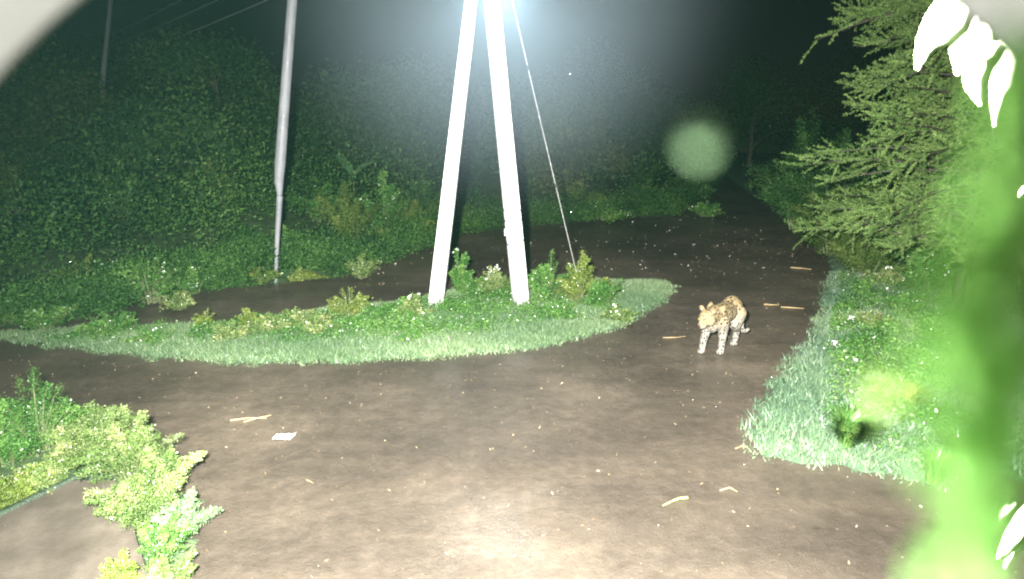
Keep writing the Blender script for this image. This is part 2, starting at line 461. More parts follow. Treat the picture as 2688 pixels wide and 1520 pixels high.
# --- grass: one mass per lawn
def blades(poly, n, h, w, edge=0.0, zf=None, patchy=0.0, clump=0.0):
    P2 = sample_poly(poly, n)
    if clump:
        P2 += rng.normal(0, clump, P2.shape)
        P2 = P2[inside(P2[:, 0], P2[:, 1], poly)]
    k = np.ones(len(P2), bool)
    if patchy:
        q = np.sin(P2[:, 0] * 2.1 + 1.3) * np.sin(P2[:, 1] * 2.7) + .6 * np.sin(P2[:, 0] * 5.3 + P2[:, 1] * 3.9)
        k = (q + rng.normal(0, .7, len(P2))) > (patchy * 2 - 1.6)
    P2 = P2[k]
    d = dist_edge(P2[:, 0], P2[:, 1], poly)
    ok = rng.uniform(0, 1, len(P2)) < np.clip(.25 + d / .28, 0, 1)
    P2 = P2[ok]; d = d[ok]; n = len(P2)
    z = (zf(P2[:, 0], P2[:, 1], d))
    hh = h * rng.uniform(.4, 1.3, n) * np.clip(.55 + d / .6, 0, 1) * (1 + .5 * np.sin(P2[:, 0] * 3.1 + P2[:, 1] * 1.7) * np.sin(P2[:, 1] * 4.3 - P2[:, 0]))
    az = rng.uniform(0, 2 * math.pi, n)
    S = np.stack([np.cos(az), np.sin(az), np.zeros(n)], 1) * (w * .5)
    B = np.stack([P2[:, 0], P2[:, 1], z], 1)
    ln = rng.normal(0, .55, (n, 2)) * hh[:, None]
    Tp = B + np.concatenate([ln, hh[:, None]], 1)
    V = np.stack([B - S, B + S, Tp], 1).reshape(-1, 3)
    q = .5 + .25 * np.sin(P2[:, 0] * 1.1 + 2) * np.sin(P2[:, 1] * 1.9 + P2[:, 0] * .6)
    return V, np.arange(n * 3).reshape(n, 3), np.clip(q + rng.normal(0, .2, n), 0, 1)
mz = lambda hgt: (lambda x, y, d: .004 + hgt * np.clip(d / .5, 0, 1) ** .6 - .01)
isl_view = [p for p in ISLAND_D if p[0] > -14]
V, F, T = blades(isl_view, 170000, .075, .009, zf=mz(.05))
tag(link('short_grass', np_mesh('short_grass', V, F, T), M['grass']), 'short pale green grass covering the long verge below the twin-legged pole', 'grass', kind='stuff')
RV = [(x, y) for (x, y) in RIGHT_D if y < 12.6 and x < 12] + [(12, 12.6)]
V, F, T = blades(RV, 150000, .11, .010, zf=mz(.10))
tag(link('bank_grass', np_mesh('bank_grass', V, F, T), M['meadow']), 'blue-green grass spilling over the right bank beside the wet road', 'grass', kind='stuff')

# --- low weeds as ground cover
def weeds(poly, n, ls, hmax, zf, patch_n=60, spread=.25, m='leaf_a', name='weeds', label='', view=None):
    C = sample_poly(poly, patch_n)
    i = rng.integers(0, patch_n, n); s = spread * rng.uniform(.5, 1.6, patch_n)
    P2 = C[i] + rng.normal(0, 1, (n, 2)) * s[i][:, None]
    k = inside(P2[:, 0], P2[:, 1], poly); P2 = P2[k]; i = i[k]; n = len(P2)
    rr = np.hypot(*(P2 - C[i]).T) / (s[i] * 1.5)
    hp = hmax * rng.uniform(.35, 1, patch_n)
    d = dist_edge(P2[:, 0], P2[:, 1], poly)
    z = zf(P2[:, 0], P2[:, 1], d) + hp[i] * np.clip(1 - rr ** 2, .05, 1) * rng.uniform(.2, 1, n) ** .6
    A = rng.normal(0, 1, (n, 3)); A[:, 2] = A[:, 2] * .5 + .35
    V, F = leaves(np.column_stack([P2, z]), A, ls * rng.uniform(.5, 1.3, n), ls * rng.uniform(.4, .7, n))
    T = np.clip(rng.uniform(0, .5, patch_n)[i] + rng.uniform(0, .5, n), 0, 1)
    return tag(link(name, np_mesh(name, V, F, T), M[m]), label, 'weeds', kind='stuff')
weeds(gpoly([(100, 905), (560, 915), (1150, 905), (1620, 830), (1640, 760), (1400, 745), (1150, 790), (800, 835), (560, 862), (200, 878)]), 80000, .035, .24, mz(.05), 200, .22, 'leaf_a',
      'low_weeds', 'low leafy weeds among the grass around the white pole legs')
weeds(gpoly([(2200, 740), (2500, 760), (2688, 1000), (2688, 1230), (2350, 1230), (2150, 1150), (2160, 950)]), 60000, .04, .30, mz(.10), 110, .28, 'leaf_a',
      'bank_weeds', 'green weeds tangled in the grass of the right bank')

# --- the hillside's undergrowth: one mass nobody could count
def undergrowth():
    parts = []
    def bush(x, y, hh, ww, k, ls, tn):
        z = gz(x, y)
        D = rng.normal(0, 1, (k, 3)); D /= np.linalg.norm(D, axis=1, keepdims=True)
        D *= (rng.uniform(0, 1, k) ** .4)[:, None] * rng.uniform(.6, 1.4, k)[:, None]
        P = np.array([x, y, z + hh * .42]) + D * np.array([ww, ww, hh * .55]) * .8
        A = D + rng.normal(0, .6, (k, 3)); A[:, 2] += .3
        V, F = leaves(P, A, ls * rng.uniform(.6, 1.5, k), ls * rng.uniform(.35, .7, k))
        parts.append((V, F, np.clip(tn + rng.uniform(0, .5, k), 0, 1)))
    n = 2100
    P2 = np.column_stack([rng.uniform(-34, 26, n), 8.5 + 33 * rng.uniform(0, 1, n) ** 1.5])
    P2 = P2[inside(P2[:, 0], P2[:, 1], FAR)]
    P2 = P2[np.sin(P2[:, 0] * 1.7) * np.sin(P2[:, 1] * 1.3 + 1) > -.9 + rng.uniform(0, .5, len(P2))]
    P2 = P2[(P2[:, 0] > -P2[:, 1] * 1.1 - 2) & (P2[:, 0] < P2[:, 1] * .75)]
    dd = dist_edge(P2[:, 0], P2[:, 1], FAR_EDGE, False)
    for (x, y), d in zip(P2, dd):
        hh = rng.uniform(.35, .8) if d < 1.6 else rng.uniform(.6, 2.5)
        bush(x, y, hh, hh * rng.uniform(.55, 1.0), 420 if y < 20 else 200, (.05 if y < 20 else .09) * rng.uniform(.8, 2.0), np.clip(.18 + .32 * math.sin(x * .9 + 1) * math.sin(y * .7 + x * .3) + rng.uniform(-.2, .35) - (.12 if y > 18 else 0), -.25, .6))
    E = np.array(FAR_EDGE)
    for k in range(420):                       # a denser fringe along the road edge
        i = rng.integers(1, len(E) - 1); t = rng.uniform()
        p = E[i] * (1 - t) + E[i + 1] * t + np.array([rng.normal(0, .15), abs(rng.normal(.1, .7))])
        hh = rng.uniform(.25, .9)
        bush(p[0], p[1], hh, hh * rng.uniform(.5, .9), 300, .055, rng.uniform(.1, .65))
    V, F, T = join(parts)
    o = link('undergrowth', np_mesh('undergrowth', V, F, T), M['leaf_d'])
    tag(o, 'dark tangled undergrowth covering the slope behind the road', 'undergrowth', kind='stuff')
undergrowth()

# --- trees on the slope
TREES = [
    (-17.5, 20, 3.6, 6.0, 'leaf_q', 'olive tree at the far left edge, below the lens hood'),
    (-13.0, 17.5, 3.1, 5.0, 'leaf_q', 'bushy olive tree left of the slim distant pole'),
    (-11.2, 23, 3.4, 5.5, 'leaf_q', 'rounded tree just right of the slim distant pole'),
    (-9.2, 20, 3.6, 5.0, 'leaf_t', 'tree with a high narrow tip between distant pole and leaning post'),
    (-8.8, 15.6, 2.4, 4.0, 'leaf_t', 'low dark tree at road level left of the leaning post'),
    (-5.2, 21, 2.9, 4.6, 'leaf_t', 'dark tree directly behind the leaning pale post'),
    (-4.2, 26, 3.2, 5.5, 'leaf_t', 'dim tree on the slope right of the leaning post'),
    (-1.2, 24, 2.7, 5.0, 'leaf_t', 'dim tree seen left of the white pole legs'),
    (1.9, 22, 3.4, 3.6, 'leaf_q', 'narrow tree framed by the guy wire above the road'),
    (1.0, 29, 3.0, 6.0, 'leaf_t', 'far tree behind and between the two white pole legs'),
    (5.0, 28, 3.0, 5.5, 'leaf_t', 'far dark tree right of the guy wire'),
    (9.0, 33, 4.2, 6.5, 'leaf_t', 'very dark tree left of where the road ends'),
    (14.5, 38, 6.0, 7.5, 'leaf_t', 'very dark tree straight beyond the end of the road'),
    (21.0, 37, 6.5, 8.0, 'leaf_t', 'very dark tree beyond the road, behind the right hedge'),
    (5.5, 40, 5.5, 8.0, 'leaf_t', 'faint crown farthest behind the guy wire'),
    (-20, 29, 3.6, 7.0, 'leaf_t', 'farthest dark tree at the upper left'),
]
for (x, y, H, w, m, lab) in TREES:
    tree('broadleaf_tree', lab, x, y, H, w, 11000, .14, m, 'trees on the dark slope', low=.12)

# right side: bushes crowding the road and the feathery tree
RB = [  # x, y, h, w, leaves, leaf size, label
    (8.9, 18.5, 3.6, 1.9, 12000, .07, 'leaf_d', 'farthest dark bush of the right hedge, where the road vanishes'),
    (8.1, 15.2, 3.2, 1.6, 14000, .06, 'leaf_d', 'dark bush leaning over the road, second farthest of the right hedge'),
    (7.5, 12.7, 2.2, 1.1, 13000, .05, 'leaf_o', 'fine-leaved bush on the road edge above the blue-green grass'),
    (9.4, 12.0, 3.0, 1.7, 12000, .055, 'leaf_d', 'tall dark bush under the feathery tree'),
    (8.2, 16.9, 3.4, 1.4, 14000, .06, 'leaf_d', 'tall dark bush directly on the road edge, third farthest of the right hedge'),
    (7.5, 13.9, 2.4, 1.1, 13000, .055, 'leaf_o', 'olive bush on the road edge behind the fine-leaved one'),
    (7.0, 11.8, 1.3, .8, 10000, .045, 'leaf_o', 'low olive bush where the road edge meets the bank grass'),
    (8.6, 11.2, 3.0, 1.5, 14000, .05, 'leaf_d', 'tall bush just left of the feathery tree trunk'),
    (10.5, 14.5, 3.8, 2.2, 14000, .07, 'leaf_d', 'tallest dark bush behind the feathery tree'),
    (7.8, 10.6, 1.4, 1.1, 10000, .042, 'leaf_a', 'knee-high bright bush at the top of the right bank grass'),
    (9.3, 9.6, 1.9, 1.4, 12000, .05, 'leaf_d', 'dark green bush on the right bank behind the small flowers'),
    (8.2, 7.6, 1.2, 1.0, 10000, .045, 'leaf_d', 'low dark bush at the right edge of the bank'),
    (8.1, 8.7, 2.0, 1.2, 14000, .045, 'leaf_d', 'dark bush in front of the feathery tree trunk'),
    (6.6, 5.6, .8, .8, 9000, .04, 'leaf_d', 'small dark bush at the right edge nearest the camera'),
]
for (x, y, h, w, nl, ls, m, lab) in RB:
    shrub('hedge_bush', lab, x, y, h, w, 44, int(nl * 1.6), ls, m, 'bush', 'bushes along the right bank', z=.08)

def feathery_tree():
    x, y = 7.5, 9.8
    root = tag(empty('feathery_tree', (x, y, .08)), 'fine-leaved feathery tree whose sprays reach left over the road', 'tree')
    tb = MB()
    tb.tube([(0, 0, -.1), (-.05, .1, 1.2), (.05, .1, 2.6), (.1, .2, 4.2), (.2, .2, 6.4)], [.09, .08, .06, .045, .02], 8)
    parts = []
    for k in range(165):
        z0 = rng.uniform(.9, 6.0); az = rng.uniform(math.pi * .55, math.pi * 1.55) if k < 128 else rng.uniform(-1.5, 1.5)
        L = rng.uniform(1.3, 2.9)
        el = rng.uniform(-.05, .55)
        d = np.array([math.cos(az) * math.cos(el), math.sin(az) * math.cos(el), math.sin(el)])
        p0 = np.array([.05, .12, z0])
        ts = np.linspace(0, 1, 6)
        pts = [p0 + d * L * t + np.array([0, 0, -.25 * L * t * t]) for t in ts]
        tb.tube([tuple(p) for p in pts], [.026 * (1 - t) + .004 for t in ts], 5)
        nt_ = 31
        for j in range(nt_):
            t = rng.uniform(.25, 1)
            b = p0 + d * L * t + np.array([0, 0, -.25 * L * t * t])
            td = d * 1.0 + rng.normal(0, .55, 3); td /= np.linalg.norm(td)
            tl = rng.uniform(.25, .6) * (1.2 - .5 * t)
            n = 88
            s = np.sort(rng.uniform(0, 1, n))
            P = b + td * (s * tl)[:, None] + np.array([0, 0, -.1]) * (s * s * tl)[:, None]
            A = td * .9 + rng.normal(0, .6, (n, 3))
            V, F = leaves(P, A, .042 * rng.uniform(.6, 1.3, n), .010)
            parts.append((V, F, np.clip(rng.uniform(0, .5) + rng.uniform(0, .5, n), 0, 1)))
    tb.build('trunk', M['bark'], root, smooth=True)
    V, F, T = join(parts)
    link('crown', np_mesh('crown', V, F, T), M['leaf_f'], root)
feathery_tree()

# --- shrubs on the verge
def sh(u, v, h, w, nl, ls, m, lab, name='verge_shrub', cat='shrub', group='shrubs on the grass verge', nst=24, fl=0, up=.5, z=.04):
    p = G(u, v)
    fl = fl // 2
    if group == 'shrubs on the grass verge': h *= 1.35; nl = int(nl * 1.25)
    if group == 'plants on the right bank': h *= 1.4
    if group == 'shrubs at the near left corner': h *= 1.3; nl = int(nl * 2.2); ls *= .8
    if group == 'plants on the far road edge': h *= 1.3; nl = int(nl * 1.3)
    return shrub(name, lab, p.x, p.y, h, w, nst, nl, ls, m, cat, group, z, up, fl)
sh(1208, 775, .80, .26, 5000, .04, 'leaf_a', 'tallest upright plant beside the left white pole leg', nst=18, up=.8, fl=6)
sh(1240, 780, .34, .34, 1800, .04, 'leaf_a', 'low leafy plant between the pole legs, next to the tall one')
sh(1300, 778, .46, .36, 3200, .045, 'leaf_p', 'white-flowering plant just left of the right pole leg', fl=30)
sh(1440, 800, .78, .42, 5000, .042, 'leaf_a', 'upright leafy shrub touching the right pole leg')
sh(1515, 800, .80, .5, 7000, .034, 'leaf_y', 'yellowish twiggy shrub where the guy wire meets the ground')
sh(1590, 810, .55, .46, 5500, .036, 'leaf_a', 'green shrub right of the yellowish one')
sh(1620, 845, .22, .28, 1400, .045, 'leaf_p', 'small pale-leaved plant, rightmost on the verge', fl=10)
sh(920, 838, .42, .40, 3200, .03, 'leaf_y', 'yellow-green bushy clump, left of the left pole leg')
sh(1010, 842, .30, .34, 2200, .04, 'leaf_a', 'low green clump between yellow clump and left pole leg')
sh(1085, 838, .36, .30, 2000, .045, 'leaf_p', 'leafy clump against the foot of the left pole leg', fl=8)
sh(800, 868, .30, .45, 4200, .033, 'leaf_p', 'wide pale mottled clump on the verge, left of the yellow one', fl=6)
sh(710, 882, .28, .38, 3000, .033, 'leaf_p', 'pale mottled clump left of the wide one')
sh(615, 905, .34, .32, 2600, .033, 'leaf_p', 'round pale clump, leftmost of the mottled ones')
sh(545, 870, .34, .16, 900, .04, 'leaf_y', 'dry yellow tuft behind the round pale clump', nst=12, up=1.2)
sh(300, 880, .30, .40, 2200, .035, 'leaf_a', 'thin green clump on the left end of the verge')
sh(1080, 905, .16, .22, 900, .04, 'leaf_a', 'flat leafy rosette in the grass in front of the left pole leg', fl=4)
sh(860, 880, .16, .34, 2400, .033, 'leaf_p', 'low pale mottled clump in front of the yellow one')
sh(960, 870, .2, .32, 2200, .035, 'leaf_a', 'green clump in front of and right of the yellow one')
sh(1030, 880, .18, .3, 1800, .04, 'leaf_a', 'low broad green clump in front of the left pole leg foot')
sh(670, 862, .24, .3, 2000, .033, 'leaf_y', 'yellow-green clump behind the pale mottled ones')
sh(410, 900, .15, .35, 1600, .035, 'leaf_a', 'flat green patch toward the left of the verge')
sh(1480, 840, .2, .36, 2200, .04, 'leaf_a', 'low green clump in front of the yellowish twiggy shrub')
sh(1560, 780, .4, .3, 2200, .036, 'leaf_y', 'dry-tipped shrub behind the green one at the guy wire')
for (x, y, h, w, m, lab) in [
    (-9.3, 14.4, 1.5, .8, 'leaf_a', 'fresh green shrub on the slope, left of the dry stalks'),
    (-7.2, 15.2, 1.9, .9, 'leaf_o', 'olive shrub on the slope behind the fresh green one'),
    (-11.5, 14.0, 1.7, .9, 'leaf_o', 'olive shrub low on the slope at the far left'),
    (-5.0, 15.8, 1.3, .8, 'leaf_a', 'green shrub on the slope just behind the leaning post'),
    (-12.6, 16.5, 2.2, 1.0, 'leaf_d', 'tall dark shrub at the left edge of the slope'),
    (-8.6, 17.8, 2.4, 1.0, 'leaf_d', 'tall dark shrub midway between left edge and leaning post'),
    (-2.6, 17.2, 1.7, .9, 'leaf_d', 'dark shrub on the slope left of the white pole'),
    (2.3, 19.6, 1.6, .8, 'leaf_o', 'olive shrub across the road behind the guy wire'),
    (4.4, 20.6, 1.3, .9, 'leaf_d', 'dark shrub across the road, farthest right'),
]:
    shrub('slope_shrub', lab, x, y, h, w, 30, 7000, .06, m, 'shrub', 'shrubs on the dark slope')
# plants on the far road edge
FE = 'plants on the far road edge'
sh(950, 735, .40, .45, 2400, .045, 'leaf_p', 'pale grey-green plant at the bend of the far road edge', group=FE)
sh(690, 745, .32, .45, 2200, .04, 'leaf_y', 'yellow-green plant at the foot of the leaning post', group=FE)
sh(800, 738, .22, .40, 1500, .04, 'leaf_y', 'low yellowish strip of plants right of the leaning post', group=FE)
sh(600, 742, .25, .35, 1400, .045, 'leaf_p', 'low pale plant left of the leaning post', group=FE)
sh(510, 775, .5, .45, 2600, .045, 'leaf_a', 'green plant among dry stalks left of the leaning post', group=FE)
sh(30, 850, .55, .5, 2600, .05, 'leaf_a', 'bright plant at the left edge of the picture on the back road', group=FE)
sh(225, 800, .8, .5, 2600, .05, 'leaf_o', 'brownish green plant at the left by the back road', group=FE)
sh(400, 800, .9, .5, 2600, .05, 'leaf_a', 'tall green weed in the left middle distance', group=FE)
sh(1010, 645, 1.5, 1.0, 9000, .06, 'leaf_a', 'leafy shrub behind the left pole leg above the road bend', group=FE)
sh(1165, 612, 1.1, .9, 7000, .06, 'leaf_o', 'leafy shrub seen between the pole legs across the road', group=FE)
sh(1570, 580, .55, 1.1, 4500, .06, 'leaf_a', 'long low green shrub across the road right of the guy wire', group=FE)
sh(1850, 572, .5, .7, 2600, .06, 'leaf_a', 'bright tuft at the far right end of the road edge', group=FE)

sh(120, 800, .5, .5, 2600, .05, 'leaf_o', 'dull green plant between the left edge plant and the brownish one', group=FE)
sh(300, 770, .6, .55, 3000, .05, 'leaf_a', 'green plant behind the tall weed on the back road', group=FE)
sh(440, 740, .5, .5, 2600, .05, 'leaf_o', 'round dull green plant left of the dry stalks', group=FE)
sh(120, 870, .35, .5, 2400, .045, 'leaf_a', 'low green plant at the left end of the back road', group=FE)
sh(480, 815, .3, .4, 1800, .04, 'leaf_p', 'sparse pale plant in the middle of the back road', group=FE)
sh(925, 670, 1.7, .9, 11000, .055, 'leaf_o', 'dense shrub below the big-leaved plant', group=FE)
sh(1080, 640, 1.0, .8, 6000, .06, 'leaf_o', 'round shrub just left of the left pole leg across the road', group=FE)
sh(760, 700, .8, .8, 5000, .055, 'leaf_a', 'green shrub right of the leaning post on the slope', group=FE)
# broad-leaved plant on the slope
def broad_plant():
    p = G(935, 640); z = gz(p.x, p.y + 1.5)
    root = tag(empty('broad_leaved_plant', (p.x - .4, p.y + 1.5, z - .35)), 'plant with big pointed leaves left of the white pole legs', 'plant')
    MB().tube([(0, 0, 0), (.03, 0, .7), (.1, 0, 1.5)], [.05, .04, .02], 6).build('stem', M['twig'], root)
    for (az, el, L, z0) in [(2.2, .95, 1.3, 1.3), (3.0, .35, 1.2, 1.1), (3.3, -.05, 1.0, .9), (1.0, .8, 1.1, 1.3), (-.2, .4, .9, 1.1), (-1.6, .5, .9, 1.2)]:
        V, F = [], []
        n = 8
        d = Vector((math.cos(az), math.sin(az) * .6, 0)).normalized(); s = Vector((-d.y, d.x, 0))
        for i in range(n + 1):
            t = i / n
            c = Vector((.06, 0, z0)) + d * (L * t * math.cos(el)) + Vector((0, 0, L * t * math.sin(el) - .4 * L * t * t))
            w = .17 * math.sin(math.pi * min(1, t * .93 + .06)) ** .8
            V += [c + s * w + Vector((0, 0, .05)), c, c - s * w + Vector((0, 0, .05))]
            if i: b = (i - 1) * 3; F += [(b, b + 1, b + 4, b + 3), (b + 1, b + 2, b + 5, b + 4)]
        me = np_mesh('leaf', np.array([tuple(v) for v in V]), np.array(F), np.full(len(F), rng.uniform(.2, .8)), True)
        link('leaf', me, M['leaf_big'], root)
broad_plant()

# foreground left shrubs
FG = 'shrubs at the near left corner'
sh(110, 1200, .75, .55, 8000, .03, 'leaf_a', 'tall fresh green shrub at the left edge of the road', group=FG, nst=30, z=.04)
sh(20, 1230, .6, .5, 6000, .03, 'leaf_a', 'green shrub cut by the left picture edge', group=FG, nst=26)
sh(200, 1230, .42, .42, 6500, .026, 'leaf_p', 'pale twiggy shrub behind the slab corner', group=FG, nst=26)
sh(260, 1180, .4, .45, 6500, .026, 'leaf_p', 'pale shrub filling the gap behind the cream-tipped one', group=FG, nst=26)
sh(130, 1280, .2, .35, 4500, .026, 'leaf_p', 'low pale ground plant along the back edge of the slab', group=FG, nst=26)
sh(20, 1330, .22, .4, 4000, .03, 'leaf_y', 'yellow-green low plant behind the slab at the left edge', group=FG)
sh(350, 1265, .62, .45, 9500, .024, 'leaf_p', 'cream-tipped bushy shrub, tallest beside the road', group=FG, nst=40)
sh(440, 1300, .42, .38, 6500, .026, 'leaf_p', 'pale shrub on the road side of the cream-tipped one', group=FG, nst=26)
sh(375, 1390, .50, .40, 8500, .024, 'leaf_p', 'dense speckled shrub in front of the slab edge', group=FG, nst=34)
sh(490, 1400, .24, .30, 4200, .028, 'grass', 'blue-green low plant bulging onto the road', group=FG, nst=22)
sh(430, 1480, .30, .26, 4200, .028, 'leaf_a', 'vivid green plant below the speckled shrub', group=FG, nst=22)
sh(330, 1560, .26, .22, 2600, .026, 'leaf_y', 'yellow-tipped plant at the bottom edge beside the slab', group=FG, nst=20)
sh(450, 1560, .22, .26, 3000, .028, 'leaf_p', 'pale plant at the bottom edge right of the yellow-tipped one', group=FG, nst=20)

# tall grass tufts
def tuft(u, v, n, h, spread, lean, m, lab, name='grass_tuft'):
    p = G(u, v)
    az = rng.uniform(0, 2 * math.pi, n); r = spread * rng.uniform(0, 1, n) ** .5 * .3
    B = np.stack([np.cos(az) * r, np.sin(az) * r, np.zeros(n)], 1)
    D = np.stack([np.cos(az), np.sin(az), np.zeros(n)], 1) * (spread * rng.uniform(.2, 1.2, n))[:, None] + np.array([lean[0], lean[1], 0])
    hh = 1.3 * h * rng.uniform(.5, 1.1, n)
    S = np.stack([-np.sin(az), np.cos(az), np.zeros(n)], 1) * .004
    Mi = B + D * .35; Mi[:, 2] = hh * .7
    Tp = B + D; Tp[:, 2] = hh * .85
    V = np.stack([B - S, B + S, Mi + S * .8, Mi - S * .8, Tp + S * .1, Tp - S * .1], 1).reshape(-1, 3)
    b = np.arange(n) * 6
    F = np.vstack([np.stack([b, b + 1, b + 2, b + 3], 1), np.stack([b + 3, b + 2, b + 4, b + 5], 1)])
    T = rng.uniform(0, 1, n)
    return tag(link(name, np_mesh(name, V, F, np.concatenate([T, T])), M[m], loc=(p.x, p.y, .09)), lab, 'grass tuft', 'tufts of long grass on the right bank')
tuft(2215, 1190, 1100, .30, .22, (.06, -.05), 'leaf_a', 'bright green tuft of long grass at the near edge of the right bank')
tuft(2440, 1290, 260, .26, .16, (.02, 0), 'leaf_a', 'dark upright tuft at the right end of the bank edge')
tuft(2500, 1225, 260, .26, .18, (-.04, 0), 'leaf_a', 'arching tuft behind the dark upright one')
tuft(2380, 1090, 260, .24, .2, (.05, 0), 'leaf_y', 'yellowing tuft in the middle of the right bank')
sh(2320, 770, .34, .36, 2200, .05, 'leaf_p', 'pale leafy plant on top of the right bank', group='plants on the right bank', z=.12, fl=6)
sh(2260, 800, .28, .3, 1600, .045, 'leaf_a', 'green leafy plant left of the pale one on the right bank', group='plants on the right bank', z=.12)
sh(2370, 840, .36, .3, 1600, .05, 'leaf_a', 'taller leafy plant below the pale one on the right bank', group='plants on the right bank', z=.12)
sh(2290, 880, .22, .3, 1800, .04, 'leaf_p', 'small mottled plant in the middle of the right bank', group='plants on the right bank', z=.12)
def flower(u, v, s, lab):
    p = G(u, v)
    root = tag(empty('wild_flower', (p.x, p.y, .08)), lab, 'flower')
    MB().tube([(0, 0, 0), (.01, 0, .12), (0, 0, .2)], [.003, .003, .002], 4).build('stem', M['twig'], root)
    P = np.repeat(np.array([[0, 0, .2], [.03, 0, .19], [-.025, .01, .18], [.01, -.01, .16]]), 6, 0) + rng.normal(0, .006, (24, 3))
    A = rng.normal(0, 1, (24, 3)); A[:, 2] += .3
    V, F = leaves(P, A, s, s * .6)
    link('petals', np_mesh('petals', V, F, rng.uniform(0, 1, len(F))), M['petal'], root)
flower(2228, 880, .028, 'small white flower head on the right bank, upper one')
flower(2180, 948, .032, 'small white flower head on the right bank near the road, lower one')

# ================================================================== POLES AND WIRES
M['white_pole'] = noise_mat('whitewashed_concrete', [(.28, (.36, .355, .35)), (.42, (.52, .515, .51)), (.8, (.60, .595, .59))], 7, bump=.3, bscale=45, rough=(.5, .7))
M['pole_groove'] = M['white_pole']
M['grey_post'] = noise_mat('weathered_post', [(.3, (.15, .155, .17)), (.7, (.24, .245, .26))], 3, bump=.4, bscale=30)
M['steel'] = noise_mat('galvanised_steel', [(.3, (.35, .35, .36)), (.7, (.5, .5, .5))], 10, rough=(.35, .5), metal=.6)
M['dark'] = noise_mat('dark_rubber', [(.3, (.02, .02, .02)), (.7, (.035, .035, .035))], 10)
def pole_stain():
    nt = M['white_pole'].node_tree; b = nt.nodes['Principled BSDF']; src = b.inputs['Base Color'].links[0].from_socket
    tc = N(nt, 'ShaderNodeTexCoord'); sx = N(nt, 'ShaderNodeSeparateXYZ'); nt.links.new(tc.outputs['Object'], sx.inputs[0])
    ns = N(nt, 'ShaderNodeTexNoise', i_Scale=9.0, i_Detail=8); mp = N(nt, 'ShaderNodeMapping'); mp.inputs['Scale'].default_value = (1, 1, .25)
    nt.links.new(tc.outputs['Object'], mp.inputs[0]); nt.links.new(mp.outputs[0], ns.inputs['Vector'])
    ma = N(nt, 'ShaderNodeMath', operation='MULTIPLY_ADD'); nt.links.new(ns.outputs[0], ma.inputs[0]); ma.inputs[1].default_value = 2.4; nt.links.new(sx.outputs['Z'], ma.inputs[2])
    f = ramp(nt, ma.outputs[0], [(.95, (1,) * 3), (1.0, (0,) * 3)])
    mr = N(nt, 'ShaderNodeMapRange'); mr.inputs['From Min'].default_value = .9; mr.inputs['From Max'].default_value = 1.9; mr.inputs['To Min'].default_value = .85; mr.inputs['To Max'].default_value = 0
    nt.links.new(ma.outputs[0], mr.inputs[0])
    mx = N(nt, 'ShaderNodeMix', data_type='RGBA'); nt.links.new(mr.outputs[0], mx.inputs[0]); nt.links.new(src, mx.inputs[6]); mx.inputs[7].default_value = (.2, .17, .15, 1)
    nt.links.new(mx.outputs[2], b.inputs['Base Color'])
pole_stain()
YP = G(1140, 812).y
def beam(root, name, p0, p1, w0, w1, depth, groove, turn=0):
    """tapered precast beam from p0 to p1 with recessed side channels"""
    p0, p1 = Vector(p0), Vector(p1)
    ax = (p1 - p0).normalized(); front = Vector((0, -1, 0)); side = front.cross(ax).normalized() * -1
    front = ax.cross(side)
    if front.y > 0: front = -front
    q_ = Matrix.Rotation(R(turn), 3, ax); side = q_ @ side; front = q_ @ front
    n = 10
    mb = MB(); prev = None
    for i in range(n + 1):
        t = i / n; c = p0.lerp(p1, t); w = (w0 + (w1 - w0) * t) / 2; d = depth / 2 * (1 - .15 * t); g = groove
        prof = [(-w, d), (w, d), (w, d * .45), (w - g, d * .38), (w - g, -d * .38), (w, -d * .45), (w, -d), (-w, -d), (-w, -d * .45), (-w + g, -d * .38), (-w + g, d * .38), (-w, d * .45)]
        j = rng.normal(0, .0015, 2)
        b = len(mb.V)
        mb.V += [tuple(c + side * (a + j[0]) + front * (q + j[1])) for a, q in prof]
        k = len(prof)
        if i:
            for s in range(k): mb.F.append((b - k + s, b - k + (s + 1) % k, b + (s + 1) % k, b + s))
    mb.F.append(tuple(range(len(mb.V) - 12, len(mb.V))))
    me = mb.mesh(name)
    o = link(name, me, M['white_pole'], root)
    bv = o.modifiers.new('bevel', 'BEVEL'); bv.width = .008; bv.segments = 2; bv.limit_method = 'ANGLE'; bv.angle_limit = R(40)
    return o
bL, bR = AT(1139, 822, YP), AT(1371, 816, YP)
ztop = 6.9
def extend(p, q, z):
    p, q = Vector(p), Vector(q); return p + (q - p) * ((z - p.z) / (q.z - p.z))
YB = YP + .0
tL = extend(bL, AT(1236.5, 0, YB + .05), ztop * .93)
tR = extend(bR, AT(1291, 0, YB - .05), ztop * .93)
pole = tag(empty('utility_pole', ((bL.x + bR.x) / 2, YP, 0)), 'white painted A-shaped electricity pole with two legs standing on the verge', 'utility pole')
def local(p, o): return Vector(p) - Vector(o.location)
bL.z -= .1; bR.z -= .1
beam(pole, 'leg', local(bL, pole), local(tL, pole), .255, .165, .2, .02)
beam(pole, 'leg', local(bR, pole), local(tR, pole), .225, .185, .24, .04, 22)
top = (tL + tR) / 2
MB().box(local(top + Vector((0, 0, .1)), pole), (2.0, .1, .1)).build('cross_arm', M['steel'], pole)
for dx in (-.85, 0, .85):
    q = local(top + Vector((dx, 0, .17)), pole)
    MB().tube([q, q + Vector((0, 0, .06)), q + Vector((0, 0, .09)), q + Vector((0, 0, .14))], [.03, .055, .035, .03], 10).build('insulator', M['steel'], pole)
def band(v, tilt):
    c = local(extend(bR, tR, AT(1350, v, YP).z), pole)
    w, d = .135, .14
    pts = [c + Vector((sx * w, sy * d, sx * tilt)) for sx, sy in [(-1, -1), (0, -1), (1, -1), (1, 1), (-1, 1), (-1, -1)]]
    MB().tube(pts, [.007] * 6, 5).build('wire_band', M['dark'], pole)
